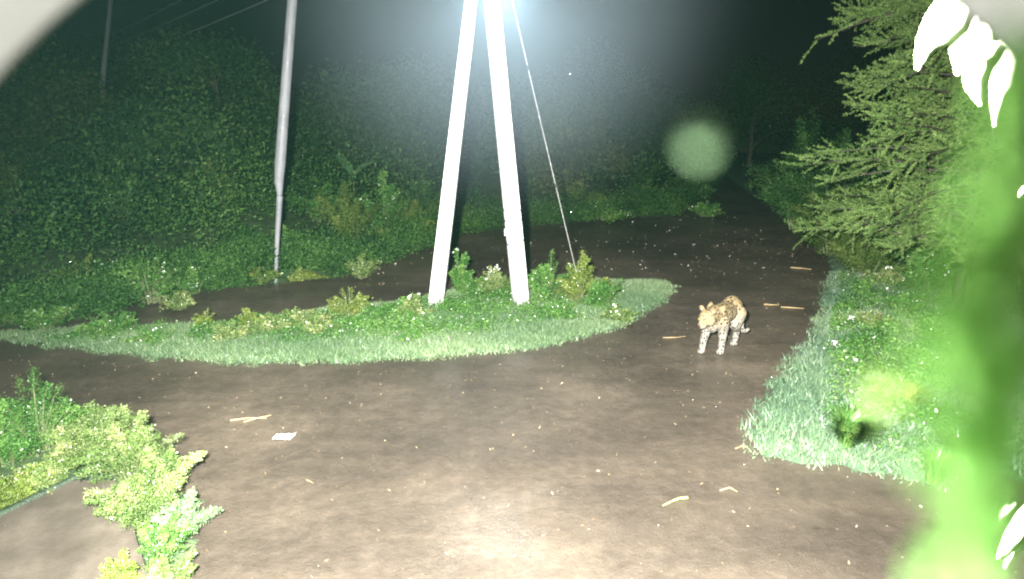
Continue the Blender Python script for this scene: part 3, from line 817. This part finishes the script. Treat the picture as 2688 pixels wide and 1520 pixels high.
band(548, 0); band(575, .01); band(632, .035)
# peeling flake / small bracket on the right leg
c = local(extend(bR, tR, AT(1340, 605, YP).z), pole)
MB().box(c + Vector((-.14, -.12, 0)), (.03, .05, .11)).build('bracket', M['white_pole'], pole)
# guy wire with its rod
gw = tag(empty('guy_wire', tuple(G(1530, 800))), 'thin steel guy wire running from the pole top down into the verge shrubs', 'guy wire')
a0, a1 = local(G(1533, 800), gw), local(extend(G(1533, 800), AT(1345, 0, YP - .15), ztop * .9), gw)
MB().tube([a0, a0.lerp(a1, .5) + Vector((0, 0, -.03)), a1], [.008] * 3, 6).build('strand', M['steel'], gw)
MB().tube([a0 + Vector((0, 0, -.1)), a0.lerp(a1, .06)], [.014] * 2, 8).build('anchor_rod', M['steel'], gw)
for t in (.33, .62, .86):
    q = a0.lerp(a1, t); MB().tube([q, a0.lerp(a1, t + .012)], [.017] * 2, 8).build('clamp', M['dark'], gw)

# street lamp carried on the pole, just above the picture
lp = AT(1312, -80, YP - .45)
sl_ = tag(empty('street_lamp', tuple(lp)), 'lit white street lamp on a short arm at the top of the A-shaped pole', 'street lamp')
MB().box((0, 0, .05), (.26, .46, .07)).build('lamp_housing', M['steel'], sl_)
MB().tube([(0, .2, .07), (0, .33, .12), (-.12, .45, .12)], [.025] * 3, 8).build('arm', M['steel'], sl_)
me_, nt_, b_ = mat('lamp_lens')
b_.inputs['Emission Color'].default_value = (.8, .92, 1, 1); b_.inputs['Emission Strength'].default_value = 30
MB().box((0, 0, .008), (.2, .36, .012)).build('lamp_lens', me_, sl_)
LAMP = lamp('street_lamp_light', 'SPOT', tuple(lp + Vector((0, 0, -.03))), 700, (.82, .93, 1.0), .22, tuple(lp + Vector((0, -1.2, -3))), 150, .6)
LAMP.parent = sl_; LAMP.location = (0, 0, -.03)

# distant pole and its wires
dp = AT(268, 215, 25.0); dpt = extend(dp, AT(287, 30, 25.0), 8.4); dpb = extend(dp, AT(287, 30, 25.0), gz(dp.x, 25))
far = tag(empty('distant_pole', tuple(dpb)), 'slim pale distant pole rising above the dark trees at upper left', 'utility pole')
MB().tube([(0, 0, -.1), local(dpt, far)], [.12, .075], 8).build('shaft', M['grey_post'], far, True)
MB().box(local(dpt, far) + Vector((0, 0, -.25)), (1.4, .08, .08)).build('cross_arm', M['grey_post'], far)
for i, (uv0, dx, lab) in enumerate([((285, 96), -.85, 'upper overhead wire running from distant pole to A-pole'), ((292, 122), 0, 'middle overhead wire running from distant pole to A-pole'),
                               ((300, 160), .85, 'lower overhead wire running from distant pole to A-pole')]):
    a = AT(*uv0, 25.0); b = top + Vector((dx, 0, .3 - .12 * i))
    pts = [a.lerp(b, t) + Vector((0, 0, -.5 * 4 * t * (1 - t) * .25)) for t in np.linspace(0, 1, 13)]
    o = MB().tube(pts, [.013] * 13, 5).build('overhead_wire', M['steel']); tag(o, lab, 'wire', 'overhead wires')

# leaning pale post
pb = G(722, 742); pm = AT(733, 490, pb.y); pt = AT(772, -60, pb.y)
post = tag(empty('leaning_post', tuple(pb)), 'pale grey post leaning slightly right, thin below and thick above', 'post')
MB().tube([local(pb, post) + Vector((0, 0, -.1)), local(AT(727, 640, pb.y), post), local(AT(734, 515, pb.y), post)], [.03, .045, .06], 10).build('lower_stem', M['grey_post'], post, True)
MB().tube([local(AT(734, 512, pb.y), post), local(AT(732, 478, pb.y), post), local(AT(735, 430, pb.y), post), local(AT(752, 200, pb.y), post), local(pt, post)], [.05, .085, .1, .09, .085], 12).build('upper_shaft', M['grey_post'], post, True)

# ================================================================== LEOPARD
def leopard():
    lb = []
    def ell(c, r, rot=None): lb.append(('e', Vector(c), Vector(r), rot))
    def cap(a, b, ra, rb): lb.append(('c', Vector(a), Vector(b), ra, rb))
    ell((.20, 0, .46), (.20, .145, .175)); ell((.02, 0, .475), (.30, .138, .15)); ell((-.14, 0, .475), (.26, .135, .145))
    ell((-.36, 0, .50), (.20, .125, .165)); ell((.33, 0, .42), (.10, .09, .13))
    for s in (1, -1):
        ell((.22, s * .085, .52), (.09, .05, .145))
        ell((-.38, s * .075, .46), (.15, .075, .16))
    cap((.26, 0, .53), (.46, 0, .53), .12, .095); cap((.3, 0, .47), (.44, 0, .49), .11, .08)
    # head (low, turned a little to its right)
    HM = Matrix.Translation((.52, -.015, .525)) @ Euler((0, R(26), R(-12))).to_matrix().to_4x4() @ Matrix.Diagonal((1.12, 1.2, 1.12, 1))
    def h(p): return HM @ Vector(p)
    rot = HM.to_3x3().normalized() @ Matrix.Diagonal((1.12, 1.2, 1.12))
    ell(h((0, 0, 0)), (.105, .088, .082), rot); ell(h((.05, 0, .02)), (.07, .06, .05), rot)
    cap(h((.05, 0, -.02)), h((.125, 0, -.025)), .06, .049); cap(h((.04, 0, -.055)), h((.11, 0, -.055)), .04, .03)
    for s in (1, -1):
        ell(h((.01, s * .05, -.03)), (.06, .045, .05), rot)
        ell(h((.115, s * .022, -.035)), (.03, .026, .024), rot)
        ell(h((-.04, s * .072, .082)), (.018, .034, .042), rot)
    def leg(pts):
        k_ = 1.28 if len(pts) == 4 else 1.1
        for (a, ra), (b, rb) in zip(pts[:-1], pts[1:]): cap(a, b, ra * k_, rb * k_)
    def paw(x, y, z=.028):
        ell((x, y, z), (.06, .052, .034))
        for k, dy in enumerate((-.027, -.009, .009, .027)): ell((x + .045 - abs(dy) * .3, y + dy, z - .008), (.022, .0125, .018))
    # right foreleg steps forward, left foreleg behind it
    leg([((.24, -.095, .44), .07), ((.22, -.10, .33), .055), ((.33, -.10, .17), .038), ((.36, -.10, .05), .036)]); paw(.385, -.10)
    leg([((.22, .095, .44), .07), ((.18, .10, .33), .055), ((.19, .10, .17), .038), ((.19, .10, .05), .036)]); paw(.215, .10)
    leg([((-.38, .09, .44), .095), ((-.27, .10, .31), .068), ((-.40, .095, .20), .038), ((-.35, .095, .05), .034)]); paw(-.325, .095)
    leg([((-.40, -.09, .44), .095), ((-.36, -.10, .31), .068), ((-.56, -.095, .20), .038), ((-.56, -.095, .05), .034)]); paw(-.535, -.095)
    tl = [(-.53, 0, .54), (-.60, .02, .46), (-.62, .05, .36), (-.60, .09, .27), (-.57, .11, .20), (-.55, .13, .16), (-.55, .17, .17), (-.55, .20, .20)]
    leg([(p, .032 - .0015 * i) for i, p in enumerate(tl)])
    # pack all primitives and fuse them into one skin
    bm = bmesh.new()
    for q in lb:
        if q[0] == 'e':
            g = bmesh.ops.create_icosphere(bm, subdivisions=3, radius=1)['verts']
            Mx = Matrix.Translation(q[1]) @ ((q[3] or Matrix.Identity(3)).to_4x4()) @ Matrix.Diagonal((*q[2], 1))
            for v in g: v.co = Mx @ v.co
        else:
            _, a, b, ra, rb = q
            n = max(3, int((b - a).length / .02) + 1)
            for i in range(n + 1):
                t = i / n
                g = bmesh.ops.create_icosphere(bm, subdivisions=2, radius=ra + (rb - ra) * t)['verts']
                for v in g: v.co += a.lerp(b, t)
    me = bpy.data.meshes.new('tmp'); bm.to_mesh(me); bm.free()
    o = bpy.data.objects.new('tmp', me); COL.objects.link(o)
    m1 = o.modifiers.new('r', 'REMESH'); m1.mode = 'VOXEL'; m1.voxel_size = .0085; m1.use_smooth_shade = True
    m2 = o.modifiers.new('s', 'SMOOTH'); m2.iterations = 5; m2.factor = .5
    dg = bpy.context.evaluated_depsgraph_get()
    body = bpy.data.meshes.new_from_object(o.evaluated_get(dg))
    bpy.data.objects.remove(o)
    for p in body.polygons: p.use_smooth = True
    # fur material: tan coat, rosettes on the body, spots on the limbs, white underside
    m, nt, b = mat('leopard_coat')
    tc = N(nt, 'ShaderNodeTexCoord'); sx = N(nt, 'ShaderNodeSeparateXYZ'); nt.links.new(tc.outputs['Object'], sx.inputs[0])
    wob = N(nt, 'ShaderNodeTexNoise', i_Scale=30.0); nt.links.new(tc.outputs['Object'], wob.inputs['Vector'])
    vm = N(nt, 'ShaderNodeVectorMath', operation='MULTIPLY_ADD'); nt.links.new(wob.outputs[1], vm.inputs[0]); vm.inputs[1].default_value = (.02,) * 3; nt.links.new(tc.outputs['Object'], vm.inputs[2])
    vo = N(nt, 'ShaderNodeTexVoronoi', i_Scale=23.0, i_Randomness=.8); nt.links.new(vm.outputs[0], vo.inputs['Vector'])
    vs = N(nt, 'ShaderNodeTexVoronoi', i_Scale=31.0, i_Randomness=.8); nt.links.new(vm.outputs[0], vs.inputs['Vector'])
    ring = ramp(nt, vo.outputs['Distance'], [(.32, (1,) * 3), (.40, (0,) * 3)])
    dot = ramp(nt, vs.outputs['Distance'], [(.33, (1,) * 3), (.42, (0,) * 3)])
    def rng_(sock, a, b2):
        r = N(nt, 'ShaderNodeMapRange'); r.inputs['From Min'].default_value = a; r.inputs['From Max'].default_value = b2; nt.links.new(sock, r.inputs[0]); return r.outputs[0]
    up = rng_(sx.outputs['Z'], .36, .42)              # 1 on the trunk, 0 on limbs
    spot = N(nt, 'ShaderNodeMix', data_type='RGBA'); nt.links.new(up, spot.inputs[0]); nt.links.new(dot, spot.inputs[6]); nt.links.new(ring, spot.inputs[7])
    head = rng_(sx.outputs['X'], .44, .50)            # smaller sparse marks on the face
    mh = N(nt, 'ShaderNodeMath', operation='MULTIPLY_ADD'); nt.links.new(head, mh.inputs[0]); mh.inputs[1].default_value = -.45; mh.inputs[2].default_value = 1.0
    sm = N(nt, 'ShaderNodeMix', data_type='RGBA', blend_type='MULTIPLY'); sm.inputs[0].default_value = 1
    nt.links.new(spot.outputs[2], sm.inputs[6]); nt.links.new(mh.outputs[0], sm.inputs[7])
    coat = ramp(nt, rng_(sx.outputs['Z'], .22, .62), [(.0, (.20, .185, .16)), (.40, (.215, .19, .15)), (.58, (.225, .18, .115)), (1, (.21, .155, .08))])
    fin = N(nt, 'ShaderNodeMix', data_type='RGBA'); nt.links.new(sm.outputs[2], fin.inputs[0]); nt.links.new(coat, fin.inputs[6]); fin.inputs[7].default_value = (.010, .007, .005, 1)
    nt.links.new(fin.outputs[2], b.inputs['Base Color'])
    b.inputs['Roughness'].default_value = .75; b.inputs['Specular IOR Level'].default_value = .2
    fb = N(nt, 'ShaderNodeTexNoise', i_Scale=220.0); nt.links.new(tc.outputs['Object'], fb.inputs['Vector'])
    bp = N(nt, 'ShaderNodeBump', i_Strength=.5, i_Distance=.004); nt.links.new(fb.outputs[0], bp.inputs['Height']); nt.links.new(bp.outputs[0], b.inputs['Normal'])
    root = empty('leopard')
    tag(root, 'spotted leopard walking towards the camera on the wet road, head lowered', 'leopard')
    link('body', body, m, root)
    md, nt2, b2 = mat('wet_nose'); b2.inputs['Base Color'].default_value = (.05, .02, .018, 1); b2.inputs['Roughness'].default_value = .3
    me2, nt3, b3 = mat('leopard_eye'); b3.inputs['Base Color'].default_value = (.25, .22, .05, 1); b3.inputs['Roughness'].default_value = .1
    mb, nt4, b4 = mat('pale_muzzle'); b4.inputs['Base Color'].default_value = (.2, .17, .14, 1)
    def blob(name, c, r, mm):
        bm = bmesh.new(); g = bmesh.ops.create_icosphere(bm, subdivisions=2, radius=1)['verts']
        Mx = HM @ Matrix.Translation(c) @ Matrix.Diagonal((*r, 1))
        for v in g: v.co = Mx @ v.co
        e = bpy.data.meshes.new(name); bm.to_mesh(e); bm.free()
        for p in e.polygons: p.use_smooth = True
        link(name, e, mm, root)
    blob('nose', (.166, 0, -.012), (.012, .019, .013), md)
    for s in (1, -1):
        blob('eye', (.088, s * .045, .024), (.012, .013, .010), me2)
    blob('mouth', (.128, 0, -.058), (.02, .032, .005), md)
    # whisker pads and inner ears
    for s in (1, -1): blob('ear_lining', (-.024, s * .071, .078), (.008, .02, .024), mb)
    return root
LEO = leopard()
lp0 = G(1886, 915)
LEO.location = (lp0.x, lp0.y, 0.002)
hd = Vector((0 - lp0.x, 0 - lp0.y)).normalized()
ang = math.atan2(hd.y, hd.x) - R(23)
LEO.scale = (.84, 1.06, 1.08)
LEO.rotation_euler = (0, 0, ang)

# ================================================================== SMALL THINGS ON THE ROAD
M['paper'] = noise_mat('wet_paper', [(.3, (.5, .47, .44)), (.7, (.68, .65, .62))], 12)
c = [G(718, 1155), G(779, 1148), G(760, 1162), G(722, 1159)]
cs = [G(715, 1156), G(727, 1144), G(781, 1142), G(768, 1158)]
bm = bmesh.new()
nx, ny = 8, 5
pts = [[None] * (ny + 1) for _ in range(nx + 1)]
for i in range(nx + 1):
    for j in range(ny + 1):
        s, t = i / nx, j / ny
        p = cs[0].lerp(cs[3], s).lerp(cs[1].lerp(cs[2], s), t)
        p.z = .012 + .012 * abs(math.sin(i * 1.3 + j)) + (.02 if i == nx else 0)
        pts[i][j] = bm.verts.new(p)
for i in range(nx):
    for j in range(ny): bm.faces.new((pts[i][j], pts[i + 1][j], pts[i + 1][j + 1], pts[i][j + 1]))
me = bpy.data.meshes.new('paper_scrap'); bm.to_mesh(me); bm.free()
o = link('paper_scrap', me, M['paper']); tag(o, 'crumpled whitish sheet of paper lying flat on the wet road', 'paper')
so = o.modifiers.new('t', 'SOLIDIFY'); so.thickness = .002
M['stalk'] = noise_mat('fresh_stalk', [(.3, (.45, .5, .1)), (.7, (.6, .62, .2))], 12)
q = [G(1741, 1330), G(1765, 1318), G(1783, 1311), G(1804, 1309)]
for p in q: p.z = .012
tag(MB().tube(q, [.005, .007, .008, .010], 6).build('green_stalk', M['stalk'], smooth=True), 'bright yellow-green bent stalk lying on the road, lower right of centre', 'stalk')
def stick(u0, v0, u1, v1, r, lab, m='straw'):
    a, b = G(u0, v0), G(u1, v1); a.z = b.z = r + .004
    mid = a.lerp(b, .5) + Vector((rng.normal(0, .02), rng.normal(0, .02), .006))
    tag(MB().tube([a, mid, b], [r, r, r * .5], 5).build('stick', M[m]), lab, 'stick', 'sticks on the wet road')
stick(2075, 704, 2130, 709, .012, 'straight pale stick by the top of the right bank')
stick(2005, 801, 2045, 802, .010, 'short pale stick behind the leopard, nearer the bank')
stick(2050, 808, 2110, 812, .010, 'brown stick touching the right bank behind the leopard')
stick(805, 1262, 822, 1270, .004, 'small thin twig below the paper sheet')
stick(1890, 1290, 1935, 1293, .006, 'flat pale twig right of the yellow-green stalk')
stick(605, 1106, 700, 1100, .008, 'long reddish dry stalk on the road left of the paper')
stick(640, 1110, 712, 1092, .006, 'dry stalk crossing the long reddish one left of the paper')
stick(1740, 888, 1800, 884, .006, 'thin stick on the road left of the leopard')
stick(1930, 1180, 1962, 1176, .006, 'thin stick at the left foot of the right bank')
# leaf litter and gravel specks: uncounted bits
def litter(name, lab, n, region, size, m, flat=True):
    P2 = sample_poly(region, n)
    k = ~inside(P2[:, 0], P2[:, 1], ISLAND_D) & ~inside(P2[:, 0], P2[:, 1], RIGHT_D) & ~inside(P2[:, 0], P2[:, 1], LEFTF) & ~inside(P2[:, 0], P2[:, 1], FAR)
    P2 = P2[k]; n = len(P2)
    A = rng.normal(0, 1, (n, 3)); A[:, 2] = rng.uniform(0, .5, n)
    V, F = leaves(np.column_stack([P2, np.full(n, .006)]), A, size * rng.uniform(.4, 1.6, n), size * rng.uniform(.2, .5, n), .1)
    V[:, 2] = np.maximum(V[:, 2], .004)
    tag(link(name, np_mesh(name, V, F, rng.uniform(0, 1, n)), M[m]), lab, 'litter', kind='stuff')
M['litter'] = leaf_mat('dead_leaf', (.05, .03, .015), (.14, .09, .045), (.4, .32, .2), .4, .1)
M['litter_p'] = leaf_mat('pale_bits', (.3, .28, .22), (.5, .47, .4), (.7, .68, .6), .3, .1)
RD = gpoly([(-200, 900), (600, 980), (1700, 850), (1900, 600), (2200, 650), (2200, 1200), (2688, 1300), (2900, 1700), (300, 1700), (500, 1100), (-200, 1000)])
litter('leaf_litter', 'brown leaf litter and straw scattered over the wet road', 1500, RD, .028, 'litter')
litter('pale_crumbs', 'tiny pale crumbs scattered on the wet road', 260, RD, .009, 'litter_p')
RD2 = gpoly([(900, 760), (1900, 740), (2150, 650), (1900, 560), (1200, 615), (1000, 700)])
litter('back_road_litter', 'pale wet leaves lying on the back road beyond the verge', 150, RD2, .06, 'litter_p')
litter('back_road_leaves', 'brown leaves lying on the back road beyond the verge', 400, RD2, .05, 'litter')

# ================================================================== NEAR THE CAMERA
camM = cam_o.matrix_basis.copy() if False else (Matrix.Translation((0, 0, CAM_H)) @ Euler((R(90 - PITCH), 0, 0)).to_matrix().to_4x4())
def near(u, v, d):                       # point d metres ahead of the lens along a sight line
    return Vector((0, 0, CAM_H)) + ray(u, v) * d
M['near_leaf'] = leaf_mat('near_leaf', (.3, .42, .2), (.45, .55, .34), (.5, .6, .4), .4, .35)
def near_leaf(root, pts, widths, d0, d1, name='leaf'):
    widths = [w * 1.35 for w in widths]
    V, F = [], []
    n = len(pts)
    for i, ((u, v), w) in enumerate(zip(pts, widths)):
        t = i / (n - 1); d = d0 + (d1 - d0) * t
        a = pts[max(i - 1, 0)]; b = pts[min(i + 1, n - 1)]
        dx, dy = b[0] - a[0], b[1] - a[1]; l = math.hypot(dx, dy); nx_, ny_ = -dy / l, dx / l
        c = near(u, v, d)
        V += [near(u + nx_ * w, v + ny_ * w, d * 1.012), c, near(u - nx_ * w, v - ny_ * w, d * 1.012)]
        if i: q = (i - 1) * 3; F += [(q, q + 1, q + 4, q + 3), (q + 1, q + 2, q + 5, q + 4)]
    V = np.array([tuple(local(v, root)) for v in V])
    o = link(name, np_mesh(name, V, np.array(F), np.full(len(F), .6), True), M['near_leaf'], root)
    s = o.modifiers.new('t', 'SOLIDIFY'); s.thickness = .0006
    return o
br = tag(empty('overhanging_branch', tuple(near(2760, -60, .6))), 'brightly lit pointed leaves hanging from a branch at the upper right corner', 'branch')
D = .62
MB().tube([local(near(3000, -200, D), br), local(near(2760, -60, D), br), local(near(2560, -20, D), br), local(near(2480, -60, D), br)], [.005, .004, .003, .002], 6).build('twig', M['twig'], br)
near_leaf(br, [(2560, -30), (2500, 20), (2460, 70), (2435, 110), (2418, 150), (2408, 182)], [8, 34, 30, 22, 12, 3], D, D - .02)
near_leaf(br, [(2540, 0), (2510, 60), (2470, 100), (2440, 130)], [10, 22, 16, 3], D - .02, D - .03)
near_leaf(br, [(2545, 15), (2540, 70), (2530, 130), (2520, 170), (2513, 197)], [6, 34, 30, 14, 3], D, D - .03)
near_leaf(br, [(2590, 60), (2570, 120), (2555, 180), (2556, 230), (2571, 276)], [12, 34, 30, 16, 3], D - .01, D - .03)
near_leaf(br, [(2625, 105), (2610, 120), (2595, 140), (2582, 155)], [3, 10, 10, 4], D - .02, D - .03)
near_leaf(br, [(2625, 115), (2640, 160), (2628, 220), (2612, 270), (2607, 332)], [4, 32, 26, 13, 2], D, D - .03)
near_leaf(br, [(2630, 130), (2672, 160), (2655, 220), (2630, 270)], [6, 16, 16, 3], D + .01, D)
near_leaf(br, [(2575, 50), (2600, 90), (2600, 130), (2590, 160)], [6, 26, 22, 4], D + .02, D)
br2 = tag(empty('lower_sprig', tuple(near(2800, 1300, .6))), 'brightly lit narrow leaves of a sprig at the lower right corner', 'branch')
MB().tube([local(near(2950, 1250, D), br2), local(near(2760, 1290, D), br2), local(near(2700, 1310, D), br2)], [.004, .003, .002], 6).build('twig', M['twig'], br2)
near_leaf(br2, [(2668, 1320), (2650, 1335), (2635, 1350), (2627, 1368)], [4, 10, 10, 3], D, D - .02)
near_leaf(br2, [(2740, 1300), (2700, 1360), (2665, 1410), (2640, 1445), (2621, 1468)], [8, 22, 20, 12, 2], D, D - .03)
near_leaf(br2, [(2740, 1350), (2700, 1400), (2665, 1440), (2645, 1470), (2640, 1492)], [8, 14, 12, 8, 2], D, D - .02)
near_leaf(br2, [(2730, 480), (2690, 500), (2680, 510), (2676, 520)], [6, 8, 5, 2], D, D)

M['veil_leaf'] = leaf_mat('lens_leaf', (.18, .42, .09), (.26, .55, .12), (.34, .62, .16), .6, .3, .2)
br3 = tag(empty('leaf_by_lens', tuple(near(2900, 700, .06))), 'out-of-focus green leaves almost touching the lens at the right edge', 'leaves')
def veil(pts, w, d):
    near_leaf(br3, pts, w, d, d)
    br3.children[-1].data.materials[0] = M['veil_leaf']
vr = np.random.default_rng(21)
for k in range(21):
    v0 = 40 + k * 66 + vr.uniform(-30, 30); u0 = 2800 - vr.uniform(0, 200) - (40 if 300 < v0 < 1000 else 90 if v0 >= 1000 else 0)
    L_ = vr.uniform(170, 330); sl2 = vr.uniform(.15, .7)
    pts_ = [(u0 - sl2 * L_ * t - 30 * math.sin(3 * t), v0 + L_ * t) for t in (0, .25, .5, .75, 1)]
    w_ = vr.uniform(9, 21)
    veil(pts_, [w_ * .3, w_, w_ * 1.1, w_ * .7, 3], vr.uniform(.026, .036))
def drop(u, v, d, r, lab, col=(.75, .85, .7)):
    m_, n_, b_ = mat('rain_water'); b_.inputs['Base Color'].default_value = (*col, 1); b_.inputs['Roughness'].default_value = .15
    b_.inputs['Transmission Weight'].default_value = .45; b_.inputs['IOR'].default_value = 1.33
    bm = bmesh.new(); g = bmesh.ops.create_uvsphere(bm, u_segments=12, v_segments=8, radius=r)
    for q in bm.verts:
        q.co.z *= 1.15 if q.co.z > 0 else .95
    e = bpy.data.meshes.new('raindrop'); bm.to_mesh(e); bm.free()
    for p in e.polygons: p.use_smooth = True
    tag(link('raindrop', e, m_, loc=tuple(near(u, v, d))), lab, 'raindrop', 'raindrops close to the lens')
drop(1835, 378, .045, .0011, 'blurred greenish raindrop right of the guy wire against the dark trees', (.3, .5, .25))
drop(2325, 1020, .045, .0013, 'blurred yellow-green raindrop over the right bank grass', (.5, .75, .2))
drop(2600, 525, .045, .0010, 'blurred green raindrop at the right edge, upper of a pair', (.4, .8, .25))
drop(2635, 655, .045, .0011, 'blurred lime raindrop at the right edge, lower of a pair', (.55, .9, .3))
drop(2108, 925, .11, .0004, 'small blurred pale raindrop at the edge of the right bank')
drop(2385, 868, .10, .0004, 'small blurred brownish raindrop over the right bank weeds', (.6, .5, .4))
def rain(n):
    bm = bmesh.new()
    for k in range(n):
        d = rng.uniform(1.3, 9); p = near(rng.uniform(0, 2688), rng.uniform(0, 1500), d)
        if p.z < .05: continue
        r = rng.uniform(.0006, .0013) * (1 + d * .1)
        g = bmesh.ops.create_icosphere(bm, subdivisions=1, radius=r)['verts']
        for q in g: q.co.z *= 1.4; q.co += p
    e = bpy.data.meshes.new('falling_rain'); bm.to_mesh(e); bm.free()
    m_, n_, b_ = mat('rain_drops'); b_.inputs['Base Color'].default_value = (.8, .85, .9, 1); b_.inputs['Roughness'].default_value = .2
    b_.inputs['Transmission Weight'].default_value = .5
    tag(link('falling_rain', e, m_), 'fine raindrops falling through the air in front of the camera', 'rain', kind='stuff')
rain(30)

# camera hood: rounded sun shield round the lens, seen in the upper corners
M['hood'] = noise_mat('white_hood', [(.3, (.23, .235, .22)), (.7, (.27, .275, .26))], 30, bump=.05, rough=(.4, .5))
hood = tag(empty('camera_hood', (0, 0, CAM_H)), 'white rounded camera hood, its blurred rim cutting the upper left corner', 'camera hood')
def hood_mesh():
    d1 = .105; cy = -.040 * 1.05; r1 = .1195
    V, F = [], []
    rot = Euler((R(90 - PITCH), 0, 0)).to_matrix()
    K = 40
    secs = [(-.10, r1 - .004), (d1, r1 - .004 + .004), (d1 + .004, r1 + .002), (d1, r1 + .006), (-.10, r1 + .006)]
    for (dz, rr) in secs:
        for k in range(K + 1):
            a = R(5) + R(170) * k / K
            V.append(rot @ Vector((rr * math.cos(a), cy + rr * math.sin(a), -dz)))
    for s in range(len(secs) - 1):
        for k in range(K):
            b = s * (K + 1) + k
            F.append((b, b + 1, b + K + 2, b + K + 1))
    return V, F
MB().add(*hood_mesh()).build('shield', M['hood'], hood, True)

# ================================================================== NIGHT AIR
if True:
    hm, hn, hb = mat('night_haze')
    hn.nodes.remove(hb)
    pv = hn.nodes.new('ShaderNodeVolumePrincipled')
    pv.inputs['Color'].default_value = (.35, .95, .78, 1)
    pv.inputs['Density'].default_value = .00009
    pv.inputs['Anisotropy'].default_value = 0
    hn.links.new(pv.outputs[0], hn.nodes['Material Output'].inputs['Volume'])
    mm, mn, mbs = mat('lamp_mist')
    mn.nodes.remove(mbs)
    mv = mn.nodes.new('ShaderNodeVolumePrincipled')
    mv.inputs['Color'].default_value = (.7, .88, 1, 1)
    mv.inputs['Density'].default_value = .026
    mt = mn.nodes.new('ShaderNodeTexCoord'); ml = mn.nodes.new('ShaderNodeVectorMath'); ml.operation = 'LENGTH'
    mn.links.new(mt.outputs['Object'], ml.inputs[0])
    mg = mn.nodes.new('ShaderNodeMapRange'); mg.interpolation_type = 'SMOOTHERSTEP'
    mg.inputs['From Min'].default_value = 0; mg.inputs['From Max'].default_value = 4.0
    mg.inputs['To Min'].default_value = .110; mg.inputs['To Max'].default_value = 0
    mn.links.new(ml.outputs['Value'], mg.inputs[0]); mn.links.new(mg.outputs[0], mv.inputs['Density'])
    mn.links.new(mv.outputs[0], mn.nodes['Material Output'].inputs['Volume'])
    bmm = bmesh.new(); bmesh.ops.create_icosphere(bmm, subdivisions=4, radius=4.1)
    mme = bpy.data.meshes.new('drizzle_mist'); bmm.to_mesh(mme); bmm.free()
    tag(link('drizzle_mist', mme, mm, loc=tuple(lp)), 'bluish glowing drizzle round the street lamp at the top of the pole', 'mist', kind='stuff')
    hz = MB().box((0, 110, 4.5), (290, 310, 12)).build('haze', hm)
    tag(hz, 'thin rainy night haze filling the air', kind='stuff')
